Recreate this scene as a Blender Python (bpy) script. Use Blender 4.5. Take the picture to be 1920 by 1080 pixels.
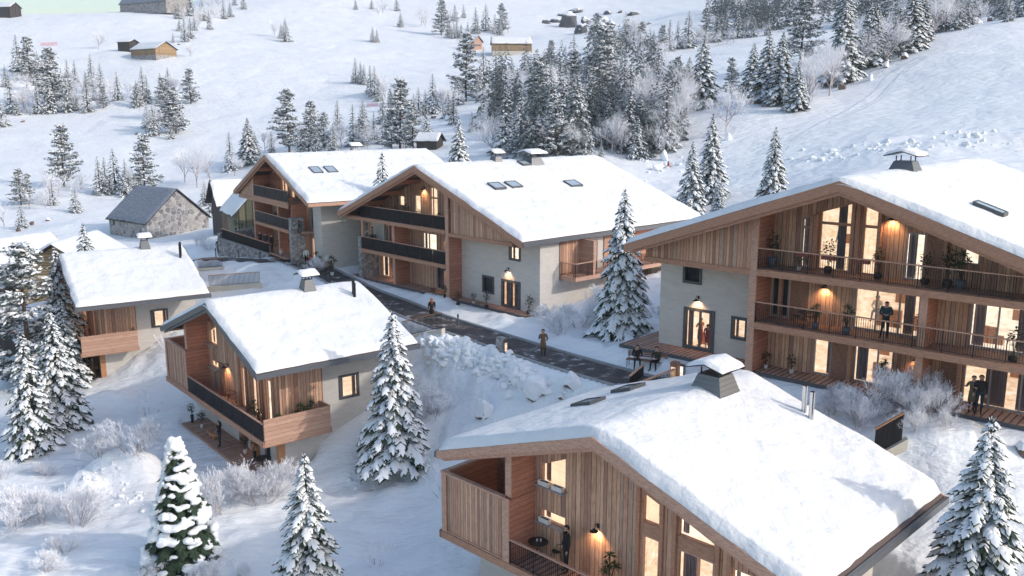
import bpy, bmesh, math, random
import numpy as np
from mathutils import Vector, Matrix
R = math.radians
# ---------------------------------------------------------------- camera, sky, sun, exposure
for o in list(bpy.data.objects): bpy.data.objects.remove(o)
SC = bpy.context.scene
COL = SC.collection
FPX = 1693.0; PITCH = math.atan(340/FPX); CAMZ = 30.0
cam = bpy.data.cameras.new('camera'); cam.sensor_width = 36; cam.lens = FPX/1920*36
cam.clip_start = .5; cam.clip_end = 6000
camo = bpy.data.objects.new('camera', cam); COL.objects.link(camo)
camo.location = (0, 0, CAMZ); camo.rotation_euler = (math.pi/2-PITCH, 0, 0)
SC.camera = camo
SUN_AZ = R(-18); SUN_EL = R(30)
W = bpy.data.worlds.new('World'); SC.world = W; W.use_nodes = True
wn = W.node_tree.nodes; wl = W.node_tree.links
sky = wn.new('ShaderNodeTexSky'); sky.sky_type = 'NISHITA'; sky.sun_disc = False
sky.sun_elevation = SUN_EL; sky.sun_rotation = math.pi/2-SUN_AZ; sky.altitude = 1500; sky.dust_density = 7.0; sky.air_density = 1.5; sky.ozone_density = 1.0
wl.new(sky.outputs[0], wn['Background'].inputs[0]); wn['Background'].inputs[1].default_value = .15
sd = bpy.data.lights.new('sun', 'SUN'); sd.energy = 1.5; sd.angle = R(1.5); sd.color = (1, .93, .85)
so = bpy.data.objects.new('sun', sd); COL.objects.link(so)
sv = Vector((math.cos(SUN_AZ)*math.cos(SUN_EL), math.sin(SUN_AZ)*math.cos(SUN_EL), math.sin(SUN_EL)))
so.rotation_euler = sv.to_track_quat('Z', 'Y').to_euler(); so.location = (60, -20, 80)
SC.view_settings.view_transform = 'Standard'; SC.view_settings.look = 'None'
SC.view_settings.exposure = 0.63; SC.view_settings.gamma = 1
SC.cycles.max_bounces = 6; SC.cycles.diffuse_bounces = 4; SC.cycles.transparent_max_bounces = 8
SC.cycles.sample_clamp_indirect = 4
# ---------------------------------------------------------------- pixel -> world helpers (1920x1080 photo pixels)
cP, sP = math.cos(PITCH), math.sin(PITCH)
def ray(px, py):
    x = (px-960)/FPX; y = -(py-540)/FPX
    return np.array([x, cP+y*sP, -sP+y*cP])
def at_z(px, py, z):
    r = ray(px, py); t = (z-CAMZ)/r[2]; return (r[0]*t, r[1]*t, z)
def at_y(px, py, Y):
    r = ray(px, py); t = Y/r[1]; return (r[0]*t, Y, CAMZ+r[2]*t)
def scale_at(p):   # photo pixels per vertical metre at a point
    d = p[1]*cP-(p[2]-CAMZ)*sP
    u0 = p[1]*sP+(p[2]-CAMZ)*cP; d1 = d-sP; u1 = u0+cP
    return FPX*(u1/d1-u0/d)
# ---------------------------------------------------------------- naming helpers
def tag(o, label=None, cat=None, group=None, kind=None):
    if label: o['label'] = label
    if cat: o['category'] = cat
    if group: o['group'] = group
    if kind: o['kind'] = kind
    return o
def empty(name, loc, rz=0, label=None, cat=None, group=None):
    o = bpy.data.objects.new(name, None); COL.objects.link(o); o.empty_display_size = .3
    o.location = loc; o.rotation_euler = (0, 0, rz)
    return tag(o, label, cat, group)
def copy_tree(o, parent=None):
    c = o.copy(); COL.objects.link(c); c.parent = parent
    for ch in o.children: copy_tree(ch, c)
    return c
def link(name, me, parent=None, loc=None):
    o = bpy.data.objects.new(name, me); COL.objects.link(o)
    if parent: o.parent = parent
    if loc is not None: o.location = loc
    return o
# ---------------------------------------------------------------- mesh collector
class MB:
    def __init__(s): s.v = []; s.f = []; s.m = []; s.cuts = []
    def face(s, pts, m=0):
        n = len(s.v); s.v += [tuple(p) for p in pts]; s.f.append(tuple(range(n, n+len(pts)))); s.m.append(m)
    def box(s, a0, a1, b0, b1, h0, h1, m=0):
        s.cuts.append((len(s.v), len(s.f)))
        n = len(s.v)
        for z in (h0, h1):
            for x, y in ((a0, b0), (a1, b0), (a1, b1), (a0, b1)): s.v.append((x, y, z))
        for f in ((0, 3, 2, 1), (4, 5, 6, 7), (0, 1, 5, 4), (1, 2, 6, 5), (2, 3, 7, 6), (3, 0, 4, 7)):
            s.f.append(tuple(n+i for i in f)); s.m.append(m)
    def prism(s, poly, d0, d1, axis, m=0):
        # poly in (p,q); axis 'b': p=a,q=h extruded along b ; axis 'a': p=b,q=h ; axis 'h': p=a,q=b
        def P(p, q, d): return (p, d, q) if axis == 'b' else ((d, p, q) if axis == 'a' else (p, q, d))
        n = len(s.v); k = len(poly); s.cuts.append((n, len(s.f)))
        for d in (d0, d1): s.v += [P(p, q, d) for p, q in poly]
        s.f.append(tuple(n+i for i in range(k))); s.m.append(m)
        s.f.append(tuple(n+k+i for i in reversed(range(k)))); s.m.append(m)
        for i in range(k):
            j = (i+1) % k
            s.f.append((n+i, n+k+i, n+k+j, n+j)); s.m.append(m)
    def tube(s, pts, rad, sides=6, m=0, cap=True):
        pts = [Vector(p) for p in pts]; n0 = len(s.v)
        if not hasattr(rad, '__len__'): rad = [rad]*len(pts)
        up = Vector((0, 0, 1))
        for i, p in enumerate(pts):
            d = (pts[min(i+1, len(pts)-1)]-pts[max(i-1, 0)])
            if d.length < 1e-9: d = Vector((0, 0, 1))
            d.normalize(); x = d.cross(up)
            if x.length < .05: x = d.cross(Vector((0, 1, 0)))
            x.normalize(); y = d.cross(x)
            for k in range(sides):
                a = 2*math.pi*k/sides; q = p+(x*math.cos(a)+y*math.sin(a))*rad[i]; s.v.append(tuple(q))
        for i in range(len(pts)-1):
            for k in range(sides):
                a = n0+i*sides+k; b = n0+i*sides+(k+1) % sides
                s.f.append((a, b, b+sides, a+sides)); s.m.append(m)
        if cap:
            s.f.append(tuple(n0+k for k in reversed(range(sides)))); s.m.append(m)
            e = n0+(len(pts)-1)*sides; s.f.append(tuple(e+k for k in range(sides))); s.m.append(m)
    def lathe(s, prof, cx=0, cy=0, cz=0, sides=14, m=0):
        n = len(s.v)
        for r, z in prof:
            for k in range(sides):
                a = 2*math.pi*k/sides; s.v.append((cx+r*math.cos(a), cy+r*math.sin(a), cz+z))
        for i in range(len(prof)-1):
            for k in range(sides):
                a = n+i*sides+k; b = n+i*sides+(k+1) % sides
                s.f.append((a, b, b+sides, a+sides)); s.m.append(m)
        s.f.append(tuple(n+k for k in reversed(range(sides)))); s.m.append(m)
        e = n+(len(prof)-1)*sides; s.f.append(tuple(e+k for k in range(sides))); s.m.append(m)
    def pieces(s):
        out = []; c = s.cuts+[(len(s.v), len(s.f))]
        for (v0, f0), (v1, f1) in zip(c[:-1], c[1:]):
            q = MB(); q.v = s.v[v0:v1]; q.f = [tuple(i-v0 for i in f) for f in s.f[f0:f1]]; q.m = s.m[f0:f1]; out.append(q)
        return out
    def build(s, name, mats, parent=None, smooth=False, loc=None):
        me = bpy.data.meshes.new(name); me.from_pydata(s.v, [], s.f)
        if not isinstance(mats, (list, tuple)): mats = [mats]
        for m in mats: me.materials.append(m)
        if len(mats) > 1: me.polygons.foreach_set('material_index', s.m)
        bm = bmesh.new(); bm.from_mesh(me); bmesh.ops.recalc_face_normals(bm, faces=bm.faces); bm.to_mesh(me); bm.free()
        if smooth: me.polygons.foreach_set('use_smooth', [True]*len(me.polygons))
        me.update()
        return link(name, me, parent, loc)
# ---------------------------------------------------------------- materials
MT = {}
def mat(name, col=(.5, .5, .5), rough=.7, metal=0, emit=None, es=0, spec=None):
    m = bpy.data.materials.new(name); m.use_nodes = True; b = m.node_tree.nodes['Principled BSDF']
    b.inputs['Base Color'].default_value = (*col, 1); b.inputs['Roughness'].default_value = rough; b.inputs['Metallic'].default_value = metal
    if spec is not None: b.inputs['Specular IOR Level'].default_value = spec
    if emit: b.inputs['Emission Color'].default_value = (*emit, 1); b.inputs['Emission Strength'].default_value = es
    MT[name] = m; return m
class NT:
    def __init__(s, m): s.m = m; s.t = m.node_tree; s.b = s.t.nodes['Principled BSDF']
    def n(s, typ, **kw):
        x = s.t.nodes.new('ShaderNode'+typ)
        for k, v in kw.items():
            if k.startswith('i_'):
                k = k[2:]; k = int(k) if k.isdigit() else k.replace('_', ' ')
                if isinstance(v, bpy.types.NodeSocket): s.t.links.new(v, x.inputs[k])
                else: x.inputs[k].default_value = v
            else: setattr(x, k, v)
        return x
    def math(s, op, a, b=None, c=None, clamp=False):
        x = s.t.nodes.new('ShaderNodeMath'); x.operation = op; x.use_clamp = clamp
        for i, v in enumerate((a, b, c)):
            if v is None: continue
            if isinstance(v, bpy.types.NodeSocket): s.t.links.new(v, x.inputs[i])
            else: x.inputs[i].default_value = v
        return x.outputs[0]
    def mix(s, f, a, b, mode='MIX'):
        x = s.t.nodes.new('ShaderNodeMix'); x.data_type = 'RGBA'; x.blend_type = mode
        for i, v in ((0, f), (6, a), (7, b)):
            if isinstance(v, bpy.types.NodeSocket): s.t.links.new(v, x.inputs[i])
            elif i == 0: x.inputs[0].default_value = v
            else: x.inputs[i].default_value = (*v, 1)
        return x.outputs[2]
    def ramp(s, f, stops, interp='LINEAR'):
        x = s.t.nodes.new('ShaderNodeValToRGB'); s.t.links.new(f, x.inputs[0]); cr = x.color_ramp; cr.interpolation = interp
        while len(cr.elements) < len(stops): cr.elements.new(.5)
        for e, (p, c) in zip(cr.elements, stops): e.position = p; e.color = (*c, 1)
        return x.outputs[0]
    def obj(s): return s.n('TexCoord').outputs['Object']
    def noise(s, vec, scale, detail=3, rough=.55, out=0):
        x = s.n('TexNoise', i_Scale=scale, i_Detail=detail, i_Roughness=rough); s.t.links.new(vec, x.inputs['Vector']); return x.outputs[out]
    def mapping(s, vec, sc=(1, 1, 1), loc=(0, 0, 0)):
        x = s.n('Mapping'); s.t.links.new(vec, x.inputs[0]); x.inputs['Scale'].default_value = sc; x.inputs['Location'].default_value = loc; return x.outputs[0]
    def base(s, sock): s.t.links.new(sock, s.b.inputs['Base Color'])
    def rough(s, sock): s.t.links.new(sock, s.b.inputs['Roughness'])
    def bump(s, h, strength=.3, dist=.05, prev=None):
        x = s.n('Bump', i_Strength=strength, i_Distance=dist); s.t.links.new(h, x.inputs['Height'])
        if prev is not None: s.t.links.new(prev, x.inputs['Normal'])
        s.t.links.new(x.outputs[0], s.b.inputs['Normal']); return x.outputs[0]
def snow_mat(name, col=(.83, .85, .89), grain=9, big=.5, strength=.5, speck=0):
    m = mat(name, col, .55, spec=.3); N = NT(m); v = N.obj()
    n1 = N.noise(v, grain, 4, .6); n2 = N.noise(v, big, 4, .55)
    N.base(N.ramp(n2, [(.3, tuple(c*.96 for c in col)), (.7, tuple(min(.9, c*1.04) for c in col))]))
    b1 = N.bump(n2, .45, .5); h = n1
    if speck:
        n3 = N.noise(v, 30, 3, .7); h = N.math('ADD', n1, N.math('MULTIPLY', N.math('GREATER_THAN', n3, .62), -.5*speck))
    if name == 'snow_ground':
        n4 = N.noise(N.mapping(v, (.35, 1, 1)), .55, 5, .62); n5 = N.n('TexVoronoi', feature='SMOOTH_F1', i_Scale=.9); N.t.links.new(v, n5.inputs['Vector']); b1 = N.bump(N.math('ADD', n4, N.math('MULTIPLY', n5.outputs[0], .2)), 1.0, .5, b1)
    N.bump(h, strength, .06, b1); return m
def planks(name, tints, w=.17, axis='XY', gap=.06, grain_dir='Z', rough=.75, gapdark=.25, stain=.35):
    m = mat(name, tints[0], rough); N = NT(m); v = N.obj(); x = N.n('SeparateXYZ'); N.t.links.new(v, x.inputs[0])
    c = {'XY': N.math('ADD', x.outputs[0], x.outputs[1]), 'Z': x.outputs[2], 'X': x.outputs[0], 'Y': x.outputs[1]}[axis]
    if axis == 'XY':   # uneven board widths
        c = N.math('ADD', c, N.math('MULTIPLY', N.math('SINE', N.math('MULTIPLY', c, 7.3)), .035))
    q = N.math('DIVIDE', c, w); fl = N.math('FLOOR', q); fr = N.math('SUBTRACT', q, fl)
    wn_ = N.n('TexWhiteNoise', noise_dimensions='1D'); N.t.links.new(fl, wn_.inputs['W'])
    k = len(tints); col = N.ramp(wn_.outputs[0], [(i/k, t) for i, t in enumerate(tints)], 'CONSTANT')
    off = N.n('CombineXYZ'); N.t.links.new(N.math('MULTIPLY', wn_.outputs[0], 31), off.inputs[0]); N.t.links.new(N.math('MULTIPLY', wn_.outputs[0], 17), off.inputs[2])
    vv = N.n('VectorMath', operation='ADD'); N.t.links.new(v, vv.inputs[0]); N.t.links.new(off.outputs[0], vv.inputs[1])
    sc = {'Z': (9, 9, 1.2), 'XY': (1.3, 1.3, 14)}[grain_dir]
    g = N.noise(N.mapping(vv.outputs[0], sc), 2.2, 5, .65)
    st = N.noise(N.mapping(vv.outputs[0], tuple(s_*.35 for s_ in sc)), 2, 3, .6)
    col = N.mix(.75, col, N.ramp(g, [(.3, (.55, .5, .46)), (.5, (1, 1, 1)), (.72, (1.25, 1.2, 1.15))]), 'MULTIPLY')
    col = N.mix(N.ramp(st, [(.5, (0, 0, 0)), (.72, (stain, stain, stain))]), col, tuple(t*.4 for t in tints[0]))
    edge = N.math('LESS_THAN', N.math('ABSOLUTE', N.math('SUBTRACT', fr, .5)), .5-gap)
    col = N.mix(edge, tuple(t*gapdark for t in tints[0]), col)
    N.base(col); N.bump(N.math('ADD', N.math('MULTIPLY', edge, 1.0), N.math('MULTIPLY', g, .25)), .6, .02)
    return m
larch = [(.54, .31, .205), (.61, .37, .25), (.43, .25, .175), (.66, .40, .265), (.57, .32, .22), (.48, .325, .245), (.70, .45, .31), (.36, .205, .15)]
planks('larch_planks', larch, .20)
planks('larch_planks_fine', larch, .15)
planks('brown_boards', [(.46, .20, .13), (.51, .225, .15), (.41, .18, .12), (.48, .21, .14)], .24, 'Z', .035, 'XY', stain=.2, gapdark=.35)
planks('pale_boards', [(.50, .30, .22), (.53, .33, .24), (.47, .28, .20)], .26, 'Z', .03, 'XY', stain=.15, gapdark=.4)
planks('deck_boards', [(.46, .27, .21), (.54, .33, .26), (.40, .24, .18), (.50, .30, .23)], .30, 'X', .13, 'XY', stain=.2)
planks('deck_boards_fine', [(.44, .25, .19), (.50, .30, .23), (.38, .22, .16), (.46, .27, .20)], .17, 'Y', .13, 'XY', stain=.25)
planks('log_wall', [(.36, .25, .13), (.42, .30, .16), (.30, .21, .11)], .32, 'Z', .1, 'XY')
planks('dark_planks', [(.05, .04, .04), (.07, .055, .05), (.04, .032, .03)], .3, 'XY', .06)
planks('yellow_slats', [(.20, .19, .12), (.25, .23, .14), (.13, .13, .09)], .8, 'XY', .14)
def beam_mat(name, c):
    m = mat(name, c, .7); N = NT(m); g = N.noise(N.mapping(N.obj(), (2, 2, 9)), 2.5, 5, .65)
    N.base(N.ramp(g, [(.25, tuple(x*.6 for x in c)), (.5, c), (.75, tuple(x*1.3 for x in c))])); N.bump(g, .35, .02)
beam_mat('beam_wood', (.43, .23, .15)); beam_mat('pale_beam', (.52, .31, .225)); beam_mat('door_wood', (.28, .145, .095)); beam_mat('orange_wood', (.45, .22, .11))
def plaster(name, c, dirt=.1):
    m = mat(name, c, .9); N = NT(m); v = N.obj(); g = N.noise(N.mapping(v, (1, 1, 4)), 1.3, 5, .6); s = N.noise(v, 30, 3)
    N.base(N.ramp(g, [(.3, tuple(x*(1-dirt*1.5) for x in c)), (.7, c)])); N.bump(s, .2, .01)
plaster('white_render', (.62, .58, .54)); plaster('concrete', (.36, .37, .38), .2); plaster('cream_render', (.62, .58, .50))
def stone(name, cs, scale, mort=(.5, .5, .5), mw=.04):
    m = mat(name, cs[0], .9); N = NT(m); v = N.obj(); wv = N.noise(v, scale*.8, 2, .5, 1)
    vm = N.n('VectorMath', operation='MULTIPLY_ADD'); N.t.links.new(wv, vm.inputs[0]); vm.inputs[1].default_value = (.35/scale,)*3; N.t.links.new(v, vm.inputs[2])
    vo = N.n('TexVoronoi', i_Scale=scale); N.t.links.new(vm.outputs[0], vo.inputs['Vector'])
    ve = N.n('TexVoronoi', feature='DISTANCE_TO_EDGE', i_Scale=scale); N.t.links.new(vm.outputs[0], ve.inputs['Vector'])
    x = N.n('SeparateColor'); N.t.links.new(vo.outputs['Color'], x.inputs[0]); k = len(cs)
    col = N.ramp(x.outputs[0], [(i/k, c) for i, c in enumerate(cs)], 'CONSTANT'); g = N.noise(v, scale*5, 4)
    col = N.mix(.6, col, N.ramp(g, [(.3, (.7, .7, .7)), (.7, (1.2, 1.2, 1.2))]), 'MULTIPLY')
    e = N.math('GREATER_THAN', ve.outputs[0], mw); N.base(N.mix(e, mort, col))
    N.bump(N.math('ADD', N.math('MINIMUM', ve.outputs[0], .15), N.math('MULTIPLY', g, .05)), 1, .3)
stone('rubble_stone', [(.24, .23, .23), (.33, .31, .30), (.18, .17, .18), (.40, .38, .36), (.28, .27, .28)], 1.6, (.45, .44, .44))
stone('pillar_stone', [(.30, .30, .30), (.40, .39, .38), (.22, .22, .23), (.48, .46, .44)], 4.5, (.25, .25, .26))
def rock_mat():
    m = mat('rock', (.2, .13, .1), .9); N = NT(m); v = N.obj(); g = N.noise(v, 3, 6, .65)
    N.base(N.ramp(g, [(.3, (.07, .05, .045)), (.5, (.2, .13, .1)), (.7, (.33, .25, .2))])); N.bump(g, .8, .2)
    m = mat('cliff_rock', (.08, .08, .09), .9); N = NT(m); v = N.obj(); g = N.noise(N.mapping(v, (1, 1, .3)), .35, 8, .7)
    N.base(N.ramp(g, [(.3, (.03, .03, .035)), (.6, (.13, .13, .14))])); N.bump(g, 1, 2)
rock_mat()
def snowy_rock(name, base, th, wide=.12):
    m = mat(name, (.2, .13, .1), .85); N = NT(m); v = N.obj(); g = N.noise(v, 3, 6, .65); geo = N.n('NewGeometry'); s = N.n('SeparateXYZ'); N.t.links.new(geo.outputs['Normal'], s.inputs[0])
    k = N.math('ADD', s.outputs[2], N.math('MULTIPLY', N.math('SUBTRACT', g, .5), .5)); f = N.math('DIVIDE', N.math('SUBTRACT', k, th), wide, clamp=True)
    N.base(N.mix(f, N.ramp(g, base), (.83, .85, .89))); N.bump(g, .6, .12)
BR = [(.3, (.07, .05, .045)), (.5, (.17, .12, .095)), (.7, (.28, .22, .18))]; DK = [(.3, (.03, .03, .035)), (.6, (.12, .12, .13))]
snowy_rock('rock_white', BR, -.5); snowy_rock('rock_half', BR, .15); snowy_rock('rock_bare', BR, .8); snowy_rock('rock_cliff', DK, .52)
snow_mat('snow_ground', (.83, .85, .89), 3.5, .12, .45)
snow_mat('snow_roof', (.80, .81, .83), 11, .8, .22)
snow_mat('snow_roof_grainy', (.79, .80, .82), 19, .9, .22, 1.6)
snow_mat('snow_lump', (.85, .87, .90), 7, 1.2, .5)
mat('snow_tree', (.84, .86, .89), .6, spec=.2)
mat('frost', (.86, .86, .89), .8, spec=.1); mat('frost_twig', (.40, .36, .38), .9)
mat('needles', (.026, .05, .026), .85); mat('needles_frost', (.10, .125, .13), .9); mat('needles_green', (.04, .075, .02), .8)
mat('bark', (.09, .065, .05), .95)
mat('grey_metal', (.16, .17, .19), .45, .6); mat('dark_metal', (.03, .03, .035), .4, .7); mat('gutter_metal', (.22, .23, .27), .35, .7)
mat('steel', (.6, .6, .62), .18, 1); mat('dark_frame', (.075, .08, .088), .5); mat('grey_frame', (.28, .27, .28), .5)
mat('black', (.012, .012, .013), .6); mat('thatch', (.2, .22, .26), .95)
mm = MT['thatch']; N = NT(mm); g = N.noise(N.mapping(N.obj(), (1, 5, 3)), 1.5, 5, .7); N.base(N.ramp(g, [(.3, (.13, .15, .19)), (.7, (.30, .33, .38))])); N.bump(g, .6, .15)
mat('roof_sheet', (.11, .08, .075), .6)
m = mat('smoked_glass', (.022, .02, .022), .5, spec=.08); NT(m).b.inputs['Alpha'].default_value = .93
m = mat('pane_glass', (.05, .06, .07), .05); NT(m).b.inputs['Alpha'].default_value = .22
m = mat('sky_glass', (.35, .42, .50), .06)
m = mat('clear_glass', (.6, .7, .72), .05); NT(m).b.inputs['Alpha'].default_value = .2
m = mat('window_dark', (.06, .075, .09), .08)
def lit(name, c, s, pat=True):
    m = mat(name, (.5, .45, .4), .8); N = NT(m); v = N.obj()
    if pat:
        b = N.noise(N.mapping(v, (1.6, 1.6, 3.4)), 1.5, 4, .6); col = N.ramp(b, [(.3, tuple(x*.5 for x in c)), (.44, tuple(x*.85 for x in c)), (.5, c), (.68, (1, .93, .82))])
        N.t.links.new(col, N.b.inputs['Emission Color'])
    else: N.b.inputs['Emission Color'].default_value = (*c, 1)
    N.b.inputs['Emission Strength'].default_value = s; return m
lit('room_light', (.95, .68, .45), .78); lit('room_bright', (1, .84, .66), .92, True); lit('room_dim', (.8, .45, .22), .7)
lit('lamp_bulb', (1, .7, .4), 12, False)
m = mat('curtain', (.34, .24, .25), .9); N = NT(m); x = N.n('SeparateXYZ'); N.t.links.new(N.obj(), x.inputs[0]); w_ = N.math('SINE', N.math('MULTIPLY', N.math('ADD', x.outputs[0], x.outputs[1]), 42)); N.bump(w_, .9, .03)
mat('curtain_blue', (.20, .20, .26), .9)
mat('terracotta_box', (.30, .10, .07), .8); mat('white_pot', (.7, .69, .67), .5); mat('blue_pot', (.10, .12, .16), .5); mat('black_pot', (.015, .015, .016), .35)
mat('leaf', (.025, .05, .018), .6); mat('leaf_light', (.045, .08, .025), .6)
mat('table_black', (.02, .02, .02), .4); mat('chair_red', (.14, .035, .025), .6); mat('chair_green', (.16, .24, .20), .6)
mat('net_pink', (.75, .32, .38), .9)
m = mat('asphalt', (.075, .06, .06), .8); N = NT(m); v = N.obj(); g = N.noise(v, 1.1, 6, .7); N.base(N.ramp(g, [(.35, (.045, .042, .045)), (.52, (.08, .07, .07)), (.58, (.14, .125, .125)), (.65, (.55, .56, .6))])); N.bump(N.noise(v, 25, 3), .3, .01)
# ---------------------------------------------------------------- terrain
RS = np.random.RandomState(7)
PERM = RS.rand(256, 256)
def vnoise(x, y):
    xi = np.floor(x).astype(int); yi = np.floor(y).astype(int); fx = x-xi; fy = y-yi
    fx = fx*fx*(3-2*fx); fy = fy*fy*(3-2*fy)
    g = lambda i, j: PERM[i & 255, j & 255]
    return (g(xi, yi)*(1-fx)+g(xi+1, yi)*fx)*(1-fy)+(g(xi, yi+1)*(1-fx)+g(xi+1, yi+1)*fx)*fy-.5
def fbm(x, y, sc, oct=4, gain=.5):
    r = 0; a = 1.; f = 1./sc
    for k in range(oct): r = r+a*vnoise(x*f+13.7*k, y*f+7.1*k); a *= gain; f *= 2.03
    return r
def sstep(a, b, x):
    t = np.clip((x-a)/(b-a), 0, 1); return t*t*(3-2*t)
CT = []
for px, py, Y in [(-300,400,150),(0,400,150),(120,420,135),(300,400,150),(420,400,150),(-300,350,175),(0,350,175),(150,350,175),(350,350,178),(450,330,185),
    (0,300,205),(200,300,205),(400,300,205),(-400,250,240),(0,250,235),(200,250,235),(400,250,230),(600,270,190),(0,200,265),(250,200,265),(450,200,262),
    (0,150,292),(290,112,320),(450,110,325),(0,90,350),(250,30,430),(-500,60,430),(0,28,450),(400,28,470),(100,27,452),(700,75,420),(550,60,430),(700,10,560),(520,5,520),(955,105,370),(850,110,360),
    (1100,60,470),(1100,40,520),(1150,0,640),(900,0,600),(650,160,290),(850,190,250),(700,270,185),(820,255,180),(950,230,195),(1050,280,150),(1050,200,200),(1050,130,270),(1150,130,280),
    (1200,200,195),(1200,290,150),(1100,320,130),(1250,312,142),(1300,330,132),(1300,415,110),(1350,195,172),(1400,205,160),(1500,260,140),(1450,385,105),(1560,165,180),(1480,200,162),
    (1700,290,110),(1900,290,104),(2100,290,98),(1600,320,100),(1850,320,92),(1700,240,130),(1900,200,130),(1700,200,150),(1700,105,185),(1640,130,182),(1780,80,188),(1880,42,200),(2000,20,205),(1900,120,160),(2200,60,190),
    (1200,100,330),(1400,75,330),(1500,60,338),(1560,48,345),(1300,90,332),(1250,60,380),(1300,20,460),(1500,0,480),(1900,-40,500),(1700,-10,470),(1400,30,400),(1700,50,330),(1900,0,330)]:
    CT.append(at_y(px, py, Y))
for px, py, z in [(1160,655,15.9),(1400,705,15.9),(1600,745,15.9),(1833,795,15.9),(1920,815,15.9),(1290,745,15.4),(1200,718,15.35),(1100,695,15.2),(1018,668,15.15),(900,630,14.85),(800,597,14.6),(740,575,14.5),(650,540,14.75),(600,507,15.4),(540,488,15.45),(500,484,15.45),
    (673,525,14.9),(760,545,14.9),(870,575,14.9),(990,598,15),(1100,620,15.2),(1050,600,15.2),(1215,690,15.6),(411,480,15.35),(440,500,14.5),(330,465,13),(270,447,12),(380,425,12.4),(197,440,11.8),(430,540,13.6),(520,540,14.2),
    (900,660,14.7),(820,650,14.1),(860,720,13.0),(950,730,13.9),(1010,740,14.0),(1080,720,14.5),(1150,745,14.4),(905,790,12.0),(800,760,11.8),(1050,800,13.0),(735,858,9.0),(700,752,11.5),(660,790,10.5),(617,815,10.0),(575,850,9.2),(540,885,8.3),
    (310,620,11.4),(270,650,10.3),(230,685,9.0),(197,714,8.05),(130,690,7.9),(60,640,7.7),
    (472,895,8.2),(350,795,8.2),(410,850,8.2),(300,860,7.9),(300,740,8.3),(230,730,8.0),(500,905,8.1),(600,900,8.3),(640,960,8.3),(800,960,8.2),(830,1060,8.3),(700,1060,8.0),(560,1090,7.9),(330,1052,8.0),(200,1000,7.9),(60,1060,7.6),(450,1040,8.0),(450,960,8.0),
    (90,900,7.6),(40,812,7.5),(110,760,7.8),(-200,700,7.2),(-200,900,7.0),(0,700,7.4),(60,560,8.6),(0,520,9.5),(-200,500,9.5),
    (1640,850,15.2),(1720,845,15.3),(1800,850,15.4),(1750,900,14.6),(1900,900,14.8),(1700,930,13.6),(1850,1000,13.2),(1800,1090,11.5),(2000,1000,13),(2050,850,15.6),(1560,760,15.6),(1450,740,15.6)]:
    CT.append(at_z(px, py, z))
CT += [(30, 78, 17.5), (14, 74, 17), (45, 62, 18), (5, 62, 15.6), (15, 95, 18.5), (0, 95, 16.5), (-15, 105, 15), (-10, 130, 18), (-20, 125, 15.5), (25, 50, 16), (35, 45, 16.2), (50, 40, 17), (-14, 100, 14.8),
       (2, 30, 8.6), (6, 26, 8.6), (12, 22, 8.7), (10, 36, 10.5), (16, 33, 11.5), (0, 18, 8), (-10, 15, 7.5), (-25, 20, 7), (20, 16, 9), (-40, 40, 7), (30, 20, 12), (-2, 36, 8.4), (-60, 100, 9), (-75, 130, 11), (60, 60, 19), (80, 100, 26), (-120, 200, 17), (-150, 300, 36)]
for px, py, Y in [(-400,70,560),(-100,75,600),(100,75,600),(250,70,600),(350,50,600),(-100,100,800),(200,100,800),(430,0,560),(500,-20,600),(600,-60,800),(400,-10,700),(900,-40,800),(1400,-100,800),(2000,-120,800)]: CT.append(at_y(px, py, Y))

CT = np.array(CT, float)
_S = 60.0
def tpsk(d2): return np.sqrt(d2+.6)   # near-linear kernel keeps the surface from overshooting
_n = len(CT); _D = tpsk(((CT[:, None, :2]-CT[None, :, :2])**2).sum(2))
_A = np.zeros((_n+3, _n+3)); _A[:_n, :_n] = _D-np.eye(_n)*1.2; _A[:_n, _n] = 1; _A[:_n, _n+1:] = CT[:, :2]; _A[_n, :_n] = 1; _A[_n+1:, :_n] = CT[:, :2].T
_w = np.linalg.solve(_A, np.concatenate([CT[:, 2], [0, 0, 0]]))
# path through the hamlet
ROADPX = [(1340,768,15.5),(1255,735,15.5),(1170,711,15.4),(1095,690,15.3),(1018,667,15.2),(900,629,14.95),(800,596,14.7),(740,571,14.6),(680,548,14.7),(635,525,15.1),(600,508,15.4),(570,496,15.5),(548,489,15.52),(528,485,15.52)]
def smooth_line(P, k=6):
    P = np.array(P, float); out = []
    for i in range(len(P)-1):
        p0 = P[max(i-1, 0)]; p1 = P[i]; p2 = P[i+1]; p3 = P[min(i+2, len(P)-1)]
        for j in range(k):
            t = j/k; out.append(.5*((2*p1)+(-p0+p2)*t+(2*p0-5*p1+4*p2-p3)*t*t+(-p0+3*p1-3*p2+p3)*t**3))
    out.append(P[-1]); return np.array(out)
ROAD = smooth_line([at_z(*q) for q in ROADPX]); ROADW = 1.5
SIDE = smooth_line([at_z(548,490,15.5), at_z(500,489,15.5), at_z(450,487,15.45), at_z(405,485,15.4), at_z(370,486,15.2)]); SIDEW = .9
def pad(x, y, O, yaw, a0, a1, b0, b1, z, soft=1.0):
    u = (math.cos(yaw), math.sin(yaw)); a = (x-O[0])*u[0]+(y-O[1])*u[1]; b = -(x-O[0])*u[1]+(y-O[1])*u[0]
    d = np.maximum(np.maximum(a0-a, a-a1), np.maximum(b0-b, b-b1)); return 1-sstep(0, soft, d), z
PADS = []
MOUNDS = []   # (x,y,rx,ry,rot,h,rough)
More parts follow.
